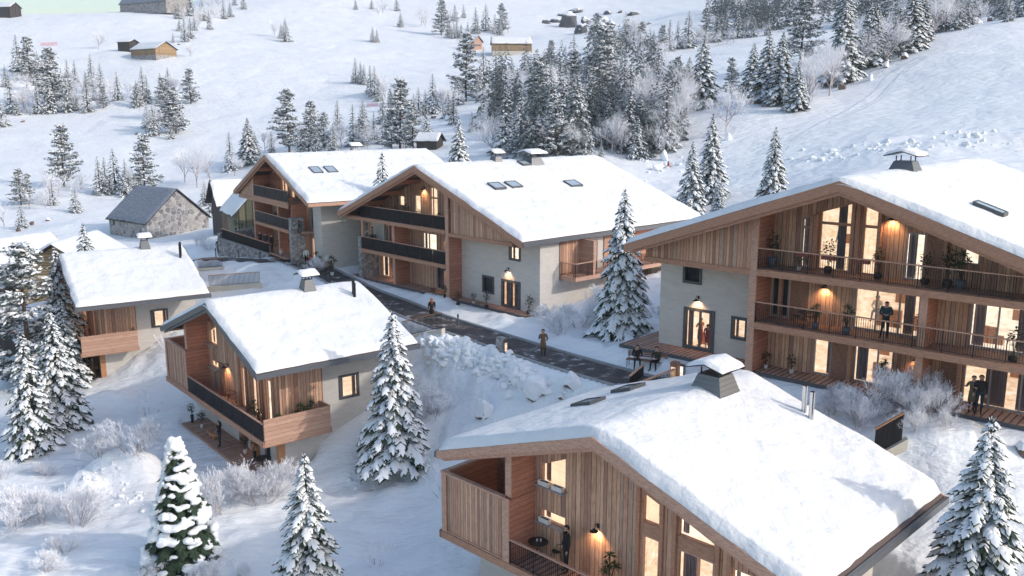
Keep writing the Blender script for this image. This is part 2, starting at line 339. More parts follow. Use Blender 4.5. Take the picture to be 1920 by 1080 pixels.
def line_dist(x, y, L):
    best = np.full(x.shape, 1e9); z = np.zeros(x.shape)
    for i in range(len(L)-1):
        p, q = L[i], L[i+1]; d = q[:2]-p[:2]; t = np.clip(((x-p[0])*d[0]+(y-p[1])*d[1])/(d@d), 0, 1)
        dd = np.hypot(x-p[0]-d[0]*t, y-p[1]-d[1]*t); m = dd < best
        best = np.where(m, dd, best); z = np.where(m, p[2]+(q[2]-p[2])*t, z)
    return best, z
def H(x, y, fine=True):
    x = np.atleast_1d(np.asarray(x, float)); y = np.atleast_1d(np.asarray(y, float)); sh = x.shape; x = x.ravel(); y = y.ravel()
    z = np.zeros_like(x)
    for s in range(0, len(x), 20000):
        xs, ys = x[s:s+20000], y[s:s+20000]
        d2 = (xs[:, None]-CT[None, :, 0])**2+(ys[:, None]-CT[None, :, 1])**2
        z[s:s+20000] = tpsk(d2)@_w[:_n]+_w[_n]+_w[_n+1]*xs+_w[_n+2]*ys
    far = sstep(90, 260, y)
    z = z+fbm(x, y, 6, 3)*.35*(1-far)+(fbm(x, y, 34, 3, .4)*1.1+(np.abs(fbm(x, y+30, 13, 3))-.2)*.8+fbm(x, y, 5, 2)*.10)*far
    md = np.zeros_like(z)
    for mx, my, rx, ry, rot, h, ro in MOUNDS:
        c, s_ = math.cos(rot), math.sin(rot); u = ((x-mx)*c+(y-my)*s_)/rx; v = (-(x-mx)*s_+(y-my)*c)/ry
        r = np.sqrt(u*u+v*v)+fbm(x, y, 1.1, 3)*.22*ro
        k = 1-sstep(.25, 1.0, r); md = np.maximum(md, h*k*(1+ro*fbm(x, y, .8, 3, .5)*.9))
    z = z+md
    near = 1-sstep(70, 110, y)
    z = z+(fbm(x, y, .75, 3, .6)*.055+fbm(x, y, 2.2, 4)*.24+(np.abs(fbm(x+50, y, 3.1, 3))-.2)*.35)*near
    for O, yaw, a0, a1, b0, b1, pz, soft in PADS:
        k, _ = pad(x, y, O, yaw, a0, a1, b0, b1, pz, soft); z = z*(1-k)+pz*k
    for L, w_, off in ((ROAD, ROADW, .12), (SIDE, SIDEW, .1)):
        d, rz = line_dist(x, y, L); k = 1-sstep(w_+.1, w_+1.3, d); z = z*(1-k)+(rz+.06)*k
        k = 1-sstep(w_-.25, w_+.02, d); z = z*(1-k)+(rz-off)*k
    return z.reshape(sh)
def hz(x, y):
    if not GRID: return float(H([x], [y])[0])
    Y, U, Z = GRID['Y'], GRID['U'], GRID['Z']; c = np.interp(x/(y*.85+8), U, np.arange(len(U))); r = np.interp(y, Y, np.arange(len(Y))); i, j = min(int(r), len(Y)-2), min(int(c), len(U)-2); a, b = r-i, c-j
    return float((Z[i, j]*(1-b)+Z[i, j+1]*b)*(1-a)+(Z[i+1, j]*(1-b)+Z[i+1, j+1]*b)*a)
GRID = {}
def on_ground(px, py, y0=20, y1=800):
    if GRID:
        r = ray(px, py); Y = GRID['Y']; t = Y/r[1]; X = r[0]*t; zz = CAMZ+r[2]*t; ux = X/(Y*.85+8); c = np.interp(ux, GRID['U'], np.arange(len(GRID['U']))); i0 = np.clip(c.astype(int), 0, len(GRID['U'])-2); f = c-i0; k = np.arange(len(Y)); h = GRID['Z'][k, i0]*(1-f)+GRID['Z'][k, i0+1]*f
        s = np.where((zz < h) & (Y > y0))[0]
        if len(s) == 0: return None
        i = s[0]; f0 = zz[i-1]-h[i-1]; f1 = h[i]-zz[i]; q = f0/(f0+f1+1e-9); Yk = Y[i-1]+(Y[i]-Y[i-1])*q; return (r[0]*Yk/r[1], Yk, h[i-1]+(h[i]-h[i-1])*q)
    r = ray(px, py); Y = np.exp(np.linspace(math.log(y0), math.log(y1), 900)); t = Y/r[1]
    zz = CAMZ+r[2]*t; h = H(r[0]*t, Y); s = np.where(zz < h)[0]
    if len(s) == 0: return None
    i = s[0]
    if i == 0: return (r[0]*t[0], Y[0], h[0])
    f0 = zz[i-1]-h[i-1]; f1 = h[i]-zz[i]; k = f0/(f0+f1+1e-9); Yk = Y[i-1]+(Y[i]-Y[i-1])*k; tk = Yk/r[1]
    return (r[0]*tk, Yk, hz(r[0]*tk, Yk))
# ---------------------------------------------------------------- building frames (local a along facade, b into the building, h up)
FR = {'E': ((12.7, 46.1, 16.2), R(-41.236)), 'B': ((-4.97, 70.3, 15.0), R(-47.147)), 'A': ((-26.18, 91.68, 15.5), R(-54.98)),
      'C2': ((-14.17, 49.04, 8.3), R(-51.268)), 'C1': ((-34.1, 69.2, 8.0), R(-57.314)), 'F': ((-.11, 34.39, 8.7), R(-44.864))}
def wpt(k, a, b, h=0):
    O, y = FR[k]; return (O[0]+a*math.cos(y)-b*math.sin(y), O[1]+a*math.sin(y)+b*math.cos(y), O[2]+h)
def gp0(px, py): return on_ground(px, py, 30, 90)
def addpad(k, a0, a1, b0, b1, dz, soft=1.0): PADS.append((FR[k][0], FR[k][1], a0, a1, b0, b1, FR[k][2] if False else FR[k][0][2]+dz, soft))
addpad('E', -8.8, 17, -.1, 22, -.2, 1.0); addpad('B', -14.6, 9, 0.1, 20, -.2, .8); addpad('A', -1, 13, 0, 16, -.3, 1.2)
addpad('C2', -14.3, -2.3, .05, 9, -.2, .35); addpad('C2', -2.4, -1.8, 1.6, 3.2, -.2, 1.0); addpad('C1', -14.3, -2.3, .05, 9, -.2, .35); addpad('F', -4, 12, 1, 10, -.2, .6)
g = at_z(855, 665, 14.4); MOUNDS.append((g[0]-1.0, g[1]+1, 5.5, 3.0, R(-50), 1.2, 1.0))
g = at_z(930, 700, 14.2); MOUNDS.append((g[0], g[1], 4.5, 2.0, R(-45), .8, 1.2))
g = at_z(820, 640, 14.2); MOUNDS.append((g[0], g[1], 3.2, 2.2, R(-30), 1.0, .9))
g = at_z(230, 880, 8.0); MOUNDS.append((g[0], g[1], 3.4, 2.2, R(-15), 1.6, .35))
g = at_z(160, 905, 8.0); MOUNDS.append((g[0], g[1], 2.2, 1.6, R(40), .9, .7))
g = at_z(1730, 880, 14.7); MOUNDS.append((g[0]+1, g[1]+1.2, 4.2, 2.0, R(-10), .8, .3))
g = at_z(760, 850, 9.6); MOUNDS.append((g[0]+.2, g[1], 2.8, 1.8, R(30), .7, .7))
g = at_z(200, 740, 8.2); MOUNDS.append((g[0], g[1], 2.5, 1.5, 0, .6, .4))
g = at_z(460, 500, 13.7); MOUNDS.append((g[0], g[1], 5, 2.2, R(-20), .7, .4))
g = at_z(800, 610, 14.7)
rb = random.Random(4)
for k in range(15):
    q = at_z(770+k*17, 628+k*6.0, 14.6+k*.015); MOUNDS.append((q[0], q[1]-.3, 1.5, 1.1, R(-50), rb.uniform(.5, .8), 1.0))
for k in range(60):
    t = rb.random(); px, py = 780+t*230+rb.uniform(-14, 14), 632+t*82+rb.gauss(0, 13); g = gp0(px, py)
    if g: s_ = rb.uniform(.5, 1.3); MOUNDS.append((g[0], g[1], s_, s_*rb.uniform(.6, 1), rb.uniform(0, 3), rb.uniform(.25, .6), 1.3))
for t in (0.15, .32, .5, .68, .85):
    q = ROAD[int(t*len(ROAD))]; q2 = ROAD[int(t*len(ROAD))+1]; n = np.array([-(q2-q)[1], (q2-q)[0]]); n /= np.linalg.norm(n)
    for sg, w_ in ((-1, 3.0), (1, 3.2)): MOUNDS.append((q[0]+n[0]*sg*w_, q[1]+n[1]*sg*w_, 4.2, .9, math.atan2((q2-q)[1], (q2-q)[0]), .32, .9))
g = on_ground(1650, 262); 
for px, py, rx, h in ((1600, 285, 18, 1.6), (1750, 275, 20, 2.0), (1880, 268, 18, 2.2), (1500, 300, 12, 1.2)):
    g = on_ground(px, py)
    if g: MOUNDS.append((g[0], g[1], rx, 4, R(-8), h*.6, .15))
def make_terrain():
    nr, nc = 620, 620
    Y = np.exp(np.linspace(math.log(9), math.log(1100), nr)); U = np.linspace(-1.0, 1.0, nc); U = U*(.75+.25*U*U)
    YY, UU = np.meshgrid(Y, U, indexing='ij'); XX = UU*(YY*.85+8); ZZ = H(XX, YY); GRID.update(Y=Y, U=U, Z=ZZ)
    co = np.stack([XX, YY, ZZ], -1).reshape(-1, 3)
    idx = np.arange(nr*nc).reshape(nr, nc)
    q = np.stack([idx[:-1, :-1], idx[:-1, 1:], idx[1:, 1:], idx[1:, :-1]], -1).reshape(-1, 4)
    me = bpy.data.meshes.new('snow_ground'); me.vertices.add(len(co)); me.vertices.foreach_set('co', co.ravel())
    me.loops.add(len(q)*4); me.loops.foreach_set('vertex_index', q.ravel().astype(np.int32))
    me.polygons.add(len(q)); me.polygons.foreach_set('loop_start', (np.arange(len(q))*4).astype(np.int32)); me.polygons.foreach_set('loop_total', np.full(len(q), 4, np.int32))
    me.polygons.foreach_set('use_smooth', np.ones(len(q), bool)); me.materials.append(MT['snow_ground']); me.update(); me.validate()
    tag(link('snow_ground', me), kind='structure')
make_terrain()
def ribbon(name, L, w0, w1, zoff, material, thick=.12):
    mb = MB(); n = len(L); V = []
    for i in range(n):
        d = L[min(i+1, n-1)][:2]-L[max(i-1, 0)][:2]; d = d/np.linalg.norm(d); nn = np.array([-d[1], d[0]])
        V.append((L[i][:2]+nn*w0, L[i][:2]+nn*w1, L[i][2]+zoff))
    for i in range(n-1):
        a, b, z = V[i]; c, e, z2 = V[i+1]
        P = [(*a, z), (*b, z), (*e, z2), (*c, z2)]; Q = [(p[0], p[1], p[2]-thick) for p in P]
        mb.face(P); mb.face([P[0], P[3], Q[3], Q[0]]); mb.face([P[1], Q[1], Q[2], P[2]])
    o = mb.build(name, material); tag(o, kind='structure'); return o
ribbon('path', ROAD, -ROADW+.16, ROADW-.16, 0, MT['asphalt'])
ribbon('kerb', ROAD, -ROADW-.02, -ROADW+.16, .12, MT['concrete'], .3); ribbon('kerb', ROAD, ROADW-.16, ROADW+.02, .14, MT['concrete'], .32)
ribbon('path', SIDE, -SIDEW, SIDEW, 0.02, MT['asphalt'])
# ---------------------------------------------------------------- building kit
class Bld:
    def __init__(s, key, name, label, cat='chalet'):
        s.k = key; s.root = empty(name, FR[key][0], FR[key][1], label, cat)
    SPLIT = {'facade_post', 'wing_wall', 'wing_post', 'verge_board', 'window_sill', 'purlin', 'corner_post', 'loggia_rail', 'transom_beam', 'glass_clamp', 'loggia_boards', 'side_planks', 'furniture', 'gable_beam', 'balcony_floor', 'balcony_beam', 'loggia_planks', 'plank_infill', 'deck_edge', 'terrace_wall', 'glass_panel', 'chimney_cap'}
    def part(s, name, mb, mats, parent=None, smooth=False):
        if name in s.SPLIT and len(mb.cuts) > 1:
            r = None
            for q in mb.pieces(): r = q.build(name, MT[mats], parent or s.root, smooth)
            return r
        return mb.build(name, MT[mats] if isinstance(mats, str) else [MT[m] for m in mats], parent or s.root, smooth)
    def box(s, name, mats, *bx, parent=None):
        mb = MB()
        for b in bx: mb.box(*b)
        return s.part(name, mb, mats, parent)
def wall(mb, ax, pos, th, r0, r1, bot, top, holes=(), brk=()):
    """wall in plane ax=pos (thickness th into +ax), running r0..r1; top is number or function; holes = (r0,r1,h0,h1)"""
    tf = top if callable(top) else (lambda r: top); bf = bot if callable(bot) else (lambda r: bot)
    xs = sorted({r0, r1, *[x for h in holes for x in h[:2] if r0 < x < r1], *[x for x in brk if r0 < x < r1]})
    for x0, x1 in zip(xs[:-1], xs[1:]):
        e = 1e-4; cuts = sorted([(h[2], h[3]) for h in holes if h[0] < x1-e and h[1] > x0+e]); lo0, lo1 = bf(x0), bf(x1)
        for c0, c1 in cuts+[(None, None)]:
            t0, t1 = (tf(x0+e), tf(x1-e)) if c0 is None else (min(c0, tf(x0+e)), min(c0, tf(x1-e)))
            if t0-lo0 > 1e-3 or t1-lo1 > 1e-3:
                mb.prism([(x0, lo0), (x1, lo1), (x1, max(t1, lo1)), (x0, max(t0, lo0))], pos, pos+th, ax)
            if c0 is not None: lo0, lo1 = c1, c1
def window(B, ax, pos, r0, r1, h0, h1, frame='grey_frame', fw=.07, light='room_light', depth=1.0, mull=(), curt=(), sgn=1, top=None, cm='curtain', name='window', trans=(), out=.04, furn=0, glass='pane_glass'):
    """window part with frame, pane, curtains and the lit room behind; top=(hl,hr) gives a sloping head"""
    hl, hr = top or (h1, h1)
    if not curt and r1-r0 > .85 and depth > .5 and 'room' in light: k_ = (r1-r0)*.17; curt = [(r0+fw, r0+fw+k_)]+([(r1-fw-k_, r1-fw)] if r1-r0 > 1.1 else [])
    f = MB(); d0, d1 = pos-out*sgn, pos+.10*sgn
    lo, hi = min(d0, d1), max(d0, d1)
    f.prism([(r0, h0), (r0+fw, h0), (r0+fw, hl-fw), (r0, hl)], lo, hi, ax); f.prism([(r1-fw, h0), (r1, h0), (r1, hr), (r1-fw, hr-fw)], lo, hi, ax)
    f.prism([(r0+fw, h0), (r1-fw, h0), (r1-fw, h0+fw), (r0+fw, h0+fw)], lo, hi, ax); f.prism([(r0, hl), (r0+fw, hl-fw), (r1-fw, hr-fw), (r1, hr)], lo, hi, ax)
    tf = lambda r: hl+(hr-hl)*(r-r0)/(r1-r0)
    for x in mull: f.prism([(x-.035, h0+fw), (x+.035, h0+fw), (x+.035, tf(x+.035)-fw), (x-.035, tf(x-.035)-fw)], lo+.015, hi-.015, ax)
    for z in trans: f.prism([(r0+fw, z-.07), (r1-fw, z-.07), (r1-fw, z+.07), (r0+fw, z+.07)], lo+.02, hi-.02, ax)
    w = B.part(name, f, frame)
    p = MB(); q = pos+.05*sgn; p.prism([(r0+fw, h0+fw), (r1-fw, h0+fw), (r1-fw, hr-fw), (r0+fw, hl-fw)], q-.006, q+.006, ax); B.part('pane', p, glass, w)
    e0 = pos+.11*sgn; e1 = pos+depth*sgn
    def P(r, d, h): return (r, d, h) if ax == 'b' else (d, r, h)
    rm = MB(); x0, x1, z1 = r0+.03, r1-.03, max(hl, hr)-.03; k = .35 if depth > .5 else 0
    rm.face([P(x0-k, e1, h0+.02), P(x1+k, e1, h0+.02), P(x1+k, e1, z1), P(x0-k, e1, z1)]); rm.face([P(x0, e0, h0+.03), P(x1, e0, h0+.03), P(x1+k, e1, h0+.03), P(x0-k, e1, h0+.03)])
    rm.face([P(x0, e0, h0), P(x0-k, e1, h0), P(x0-k, e1, z1), P(x0, e0, z1)]); rm.face([P(x1, e0, h0), P(x1+k, e1, h0), P(x1+k, e1, z1), P(x1, e0, z1)]); rm.face([P(x0, e0, z1), P(x1, e0, z1), P(x1+k, e1, z1), P(x0-k, e1, z1)])
    B.part('room_interior', rm, light, w)
    if curt:
        c = MB()
        for x0, x1 in curt:
            n = max(2, int((x1-x0)/.05)); d = pos+.22*sgn; pts = [(x0+(x1-x0)*i/n, d+.03*math.sin(i*1.9)) for i in range(n+1)]
            for (xa, da), (xb, db) in zip(pts[:-1], pts[1:]): c.face([P(xa, da, h0+.05), P(xb, db, h0+.05), P(xb, db, min(tf(xb), z1+1)-.05), P(xa, da, min(tf(xa), z1+1)-.05)])
        B.part('curtain', c, cm, w)
    if furn:
        c = MB(); rr = random.Random(int(r0*37+h0*11)); dd = e0+(e1-e0)*.6
        for _ in range(furn):
            x = rr.uniform(r0+.2, r1-.5); ww = rr.uniform(.3, .6); hh = rr.uniform(.4, .95); t = .2*sgn
            pr = [(x, h0+.04), (x+ww, h0+.04), (x+ww, h0+hh), (x, h0+hh)]; c.prism(pr, min(dd, dd+t), max(dd, dd+t), ax)
        x = (r0+r1)/2; c.prism([(x-.25, h0+1.2), (x+.25, h0+1.2), (x+.25, h0+1.7), (x-.25, h0+1.7)], min(e1-.04*sgn, e1-.02*sgn), max(e1-.04*sgn, e1-.02*sgn), ax)
        B.part('furniture', c, 'beam_wood', w)
    return w
def shutter(B, ax, pos, r0, r1, h0, h1, name='shutter_door'):
    m = MB(); m.prism([(r0, h0), (r1, h0), (r1, h1), (r0, h1)], pos-.05, pos-.002, ax); o = B.part(name, m, 'door_wood')
    m = MB(); w = .09
    for z in (h0+.12, h1-.22): m.prism([(r0+.03, z), (r1-.03, z), (r1-.03, z+w+.03), (r0+.03, z+w+.03)], pos-.085, pos-.051, ax)
    m.prism([(r0+.04, h1-.24), (r0+.16, h1-.24), (r1-.04, h0+.26), (r1-.16, h0+.26)], pos-.083, pos-.052, ax)
    B.part('brace', m, 'door_wood', o); return o
def railing(B, kind, p0, p1, h, hgt=1.02, name='railing', rail='pale_beam'):
    """p0,p1 (a,b) ; kind bars/glass/boards/planks"""
    a0, b0 = p0; a1, b1 = p1; L = math.hypot(a1-a0, b1-b0); ux, uy = (a1-a0)/L, (b1-b0)/L; nx, ny = -uy, ux
    def bar(mb, s0, s1, z0, z1, t):
        P = [(a0+ux*s+nx*k*t, b0+uy*s+ny*k*t) for s, k in ((s0, -1), (s1, -1), (s1, 1), (s0, 1))]; mb.prism(P, z0, z1, 'h')
    m = MB(); bar(m, 0, L, h+hgt-.05, h+hgt, .06); r = B.part(name, m, rail)
    m = MB()
    if kind == 'bars':
        bar(m, 0, L, h+.08, h+.11, .012); n = int(L/.11)
        for i in range(n+1): s = min(.02+i*(L-.04)/n, L-.02); w = .009 if i % 12 else .02; bar(m, s-w, s+w, (h+.11 if i % 12 else h), h+hgt-.05, w)
        B.part('balusters', m, 'dark_metal', r)
    elif kind == 'glass':
        n = max(1, round(L/1.6))
        for i in range(n): bar(m, L*i/n+.02, L*(i+1)/n-.02, h-.02, h+hgt-.06, .012)
        B.part('glass_panel', m, 'smoked_glass', r); m = MB()
        for i in range(n+1): s = min(max(L*i/n, .03), L-.03); bar(m, s-.02, s+.02, h-.12, h+.1, .03)
        B.part('glass_clamp', m, 'grey_metal', r)
    elif kind == 'boards': bar(m, 0, L, h-.28, h+hgt-.052, .045); B.part('parapet_boards', m, 'pale_boards', r)
    elif kind == 'planks': bar(m, 0, L, h+.02, h+hgt-.052, .05); B.part('parapet_planks', m, 'larch_planks_fine', r)
    return r
def snow_slab(mb, a0, a1, b0, b1, hf, T, seed=0, step=.22, r=.28, rough=.05, wob=.10, thin=None):
    na = max(8, int((a1-a0)/step)); nb = max(8, int((b1-b0)/step))
    ta = np.linspace(0, 1, na+1); tb = np.linspace(0, 1, nb+1)
    ta = .5-.5*np.cos(math.pi*ta) if na < 20 else ta; A, Bb = np.meshgrid(a0+(a1-a0)*ta, b0+(b1-b0)*tb, indexing='ij')
    w1 = fbm(A*0+seed, Bb+seed*3, 1.1, 3)*wob; w2 = fbm(A+seed*5, Bb*0+seed, 1.3, 3)*wob
    A2 = A+np.where(A < (a0+a1)/2, 1, -1)*0+0; d = np.minimum(np.minimum(A-a0, a1-A), np.minimum(Bb-b0, b1-Bb))
    e = np.clip(d/r, 0, 1); prof = np.sqrt(np.clip(1-(1-e)**2, 0, 1))
    edge = np.clip(1-d/(r*1.2), 0, 1)
    base = hf(A); big = (a1-a0) > 6; z = base+T*prof*(1+fbm(A+seed*7, Bb, 3.5, 2)*(.22 if big else .2))+(0 if not big else (np.abs(fbm(A+seed, Bb*1.0, 2.6, 3))-.15)*.07*prof)+fbm(A, Bb+seed, .5, 3)*rough*prof
    # ragged lip: push outermost columns in and out
    A = A+np.where(A-a0 < r, w1*(1-e), 0)-np.where(a1-A < r, w1*(1-e), 0); Bb = Bb+np.where(Bb-b0 < r, w2*(1-e), 0)-np.where(b1-Bb < r, w2*(1-e), 0)
    n = len(mb.v); V = np.stack([A, Bb, z], -1).reshape(-1, 3); mb.v += [tuple(x) for x in V.tolist()]
    W_ = nb+1
    for i in range(na):
        for j in range(nb):
            p = n+i*W_+j; mb.f.append((p, p+W_, p+W_+1, p+1)); mb.m.append(0)
    # underside
    rim = [i*W_ for i in range(na+1)]+[na*W_+j for j in range(1, nb+1)]+[i*W_+nb for i in range(na-1, -1, -1)]+[j for j in range(nb-1, 0, -1)]
def roof(B, al, am, ar, hm, sl, sr, b0, b1, T=.34, snow='snow_roof', seed=1, fascia=.36, gutter='grey_metal', bl=None, back_clip=0, verge='beam_wood', rough=.05, snowin=.05):
    hf = lambda a: hm-np.where(a < am, (am-a)*sl, (a-am)*sr)
    hl, hr = float(hf(np.array(al))), float(hf(np.array(ar))); t = .16
    m = MB(); m.prism([(al+.05, hl-t+.02), (am, hm-t), (ar-.05, hr-t+.02), (ar-.05, hr-.004+.02), (am, hm-.004), (al+.05, hl-.004+.02)], b0+.06, b1-.06, 'b'); rf = B.part('roof', m, 'roof_sheet')
    m = MB()
    for bb in ((b0-.02, b0+.058), (b1-.058, b1+.02)):
        m.prism([(al, hl-fascia), (am, hm-fascia-.04), (am, hm), (al, hl)], *bb, 'b'); m.prism([(am, hm-fascia-.04), (ar, hr-fascia), (ar, hr), (am, hm)], *bb, 'b')
    m.prism([(al+.4, hl-fascia-.02), (am, hm-fascia-.22), (am, hm-fascia), (al+.1, hl-fascia+.02)], b0+.10, b0+.2, 'b'); m.prism([(am, hm-fascia-.22), (ar-.4, hr-fascia-.02), (ar-.1, hr-fascia+.02), (am, hm-fascia)], b0+.1, b0+.2, 'b')
    B.part('verge_board', m, verge, rf)
    for s, a, h in ((-1, al, hl), (1, ar, hr)):
        m = MB(); x0, x1 = (a-.14, a-.002) if s < 0 else (a+.002, a+.14)
        m.prism([(x0, h-.30), (x1, h-.30), (x1, h-.02), (x0, h-.02)], b0-.03, b1+.03, 'b'); B.part('gutter', m, gutter, rf)
        m = MB(); x0, x1 = (a+.052, a+.3) if s < 0 else (a-.3, a-.052); m.prism([(x0, h-.34), (x1, h-.34), (x1, h-.2), (x0, h-.2)], b0+.3, b1-.3, 'b'); B.part('eave_board', m, 'beam_wood', rf)
    m = MB(); hs = lambda a: hm-.012-np.where(a < am, sl, sr)*(np.sqrt((a-am)**2+.25)-.1)
    snow_slab(m, al+snowin, ar-snowin, b0+.0, b1-.0, hs, T, seed, rough=rough)
    B.part('roof_snow', m, snow, rf, smooth=True)
    # purlins under the front overhang
    return rf, hf
def purlins(B, rf, hf, al, ar, b0, b1, spots, drop=.2, mat_='brown_boards'):
    m = MB()
    for a in spots: h = float(hf(np.array(a)))-drop; m.box(a-.12, a+.12, b0+.22, b1, h-.34, h)
    B.part('purlin', m, mat_, rf)
def chimney(B, rf, hf, a, b, w=.85, tall=1.3, cap=1.0, double=False):
    h = float(hf(np.array(a))); m = MB(); t = .55
    lo = h-.35; hi = h+tall
    P = [(a-w, b-w, lo), (a+w, b-w, lo), (a+w, b+w, lo), (a-w, b+w, lo), (a-w*t, b-w*t, hi), (a+w*t, b-w*t, hi), (a+w*t, b+w*t, hi), (a-w*t, b+w*t, hi)]
    n = len(m.v); m.v += P
    for f in ((0, 3, 2, 1), (4, 5, 6, 7), (0, 1, 5, 4), (1, 2, 6, 5), (2, 3, 7, 6), (3, 0, 4, 7)): m.f.append(f); m.m.append(0)
    for k in range(7):     # slate courses standing a little proud
        f0 = k/7; zz = lo+(hi-lo)*f0; ww = w+(w*t-w)*f0+.012; m.box(a-ww, a+ww, b-ww, b+ww, zz, zz+.02)
    c = B.part('chimney', m, 'grey_metal', rf)
    m = MB(); ww = w*t
    for sx in (-1, 1):
        for sy in (-1, 1): m.box(a+sx*ww*.8-.025, a+sx*ww*.8+.025, b+sy*ww*.8-.025, b+sy*ww*.8+.025, hi, hi+.28)
    cw = w*cap; m.prism([(a-cw, hi+.25), (a, hi+.5), (a+cw, hi+.25), (a+cw, hi+.3), (a, hi+.55), (a-cw, hi+.3)], b-cw, b+cw, 'b'); B.part('chimney_cap', m, 'dark_metal', c)
    m = MB(); snow_slab(m, a-cw-.01, a+cw+.01, b-cw-.01, b+cw+.01, lambda x: hi+.55-np.abs(x-a)*(.25/cw), .15, 3, step=.12, r=.2, rough=.02, wob=.08); B.part('cap_snow', m, 'snow_roof', c, True)
    return c
def flues(B, rf, hf, pts, tall=1.25, m='steel', r=.1):
    for a, b in pts:
        k = MB(); h = float(hf(np.array(a))); k.tube([(a, b, h-.1), (a, b, h+tall)], r, 12); o = B.part('flue_pipe', k, m, rf, False)
        k = MB(); k.tube([(a, b, h+tall-.02), (a, b, h+tall+.012)], r*.8, 12); B.part('flue_mouth', k, 'black', o)
def skylight(B, rf, hf, a0, a1, b0, b1, up=.34, glass='sky_glass'):
    s = (float(hf(np.array(a1)))-float(hf(np.array(a0))))/(a1-a0)
    def Q(a, b, d): return (a, b, float(hf(np.array(a0)))+s*(a-a0)+d)
    f = .07; m = MB()
    def slab(x0, x1, y0, y1, d0, d1):
        n = len(m.v); m.v += [Q(x0, y0, d0), Q(x1, y0, d0), Q(x1, y1, d0), Q(x0, y1, d0), Q(x0, y0, d1), Q(x1, y0, d1), Q(x1, y1, d1), Q(x0, y1, d1)]
        for q in ((0, 3, 2, 1), (4, 5, 6, 7), (0, 1, 5, 4), (1, 2, 6, 5), (2, 3, 7, 6), (3, 0, 4, 7)): m.f.append(tuple(n+i for i in q)); m.m.append(0)
    slab(a0, a0+f, b0, b1, 0, up+.06); slab(a1-f, a1, b0, b1, 0, up+.06); slab(a0+f, a1-f, b0, b0+f, 0, up+.06); slab(a0+f, a1-f, b1-f, b1, 0, up+.06)
    w = B.part('skylight', m, 'dark_frame', rf); m = MB(); slab(a0+f, a1-f, b0+f, b1-f, 0, up+.03); B.part('pane', m, glass, w)
def wall_lamp(B, a, b, h, arm=.28, watts=28, light=True):
    """gooseneck lamp on a facade facing -b"""
    m = MB(); m.box(a-.06, a+.06, b-.03, b-.002, h-.09, h+.09); l = B.part('wall_lamp', m, 'black')
    m = MB(); m.tube([(a, b-.03, h), (a, b-.12, h+.1), (a, b-arm+.05, h+.1), (a, b-arm, h+.02), (a, b-arm, h-.04)], .014, 6); B.part('lamp_arm', m, 'black', l)
    m = MB(); m.lathe([(.03, 0), (.05, -.05), (.17, -.12), (.17, -.135), (.15, -.135), (.04, -.06)], a, b-arm, h-.02, 16); B.part('lamp_shade', m, 'black', l, True)
    m = MB(); m.lathe([(.015, -.05), (.04, -.09), (.015, -.125)], a, b-arm, h-.02, 8); B.part('bulb', m, 'lamp_bulb', l)
    if light:
        L = bpy.data.lights.new('lamp_glow', 'SPOT'); L.energy = watts; L.color = (1, .58, .28); L.shadow_soft_size = .04; L.spot_size = R(120); L.spot_blend = .8
        o = bpy.data.objects.new('lamp_glow', L); COL.objects.link(o); o.parent = l; o.location = (a, b-arm-.0, h-.16); o.rotation_euler = (R(25), 0, 0)
    return l
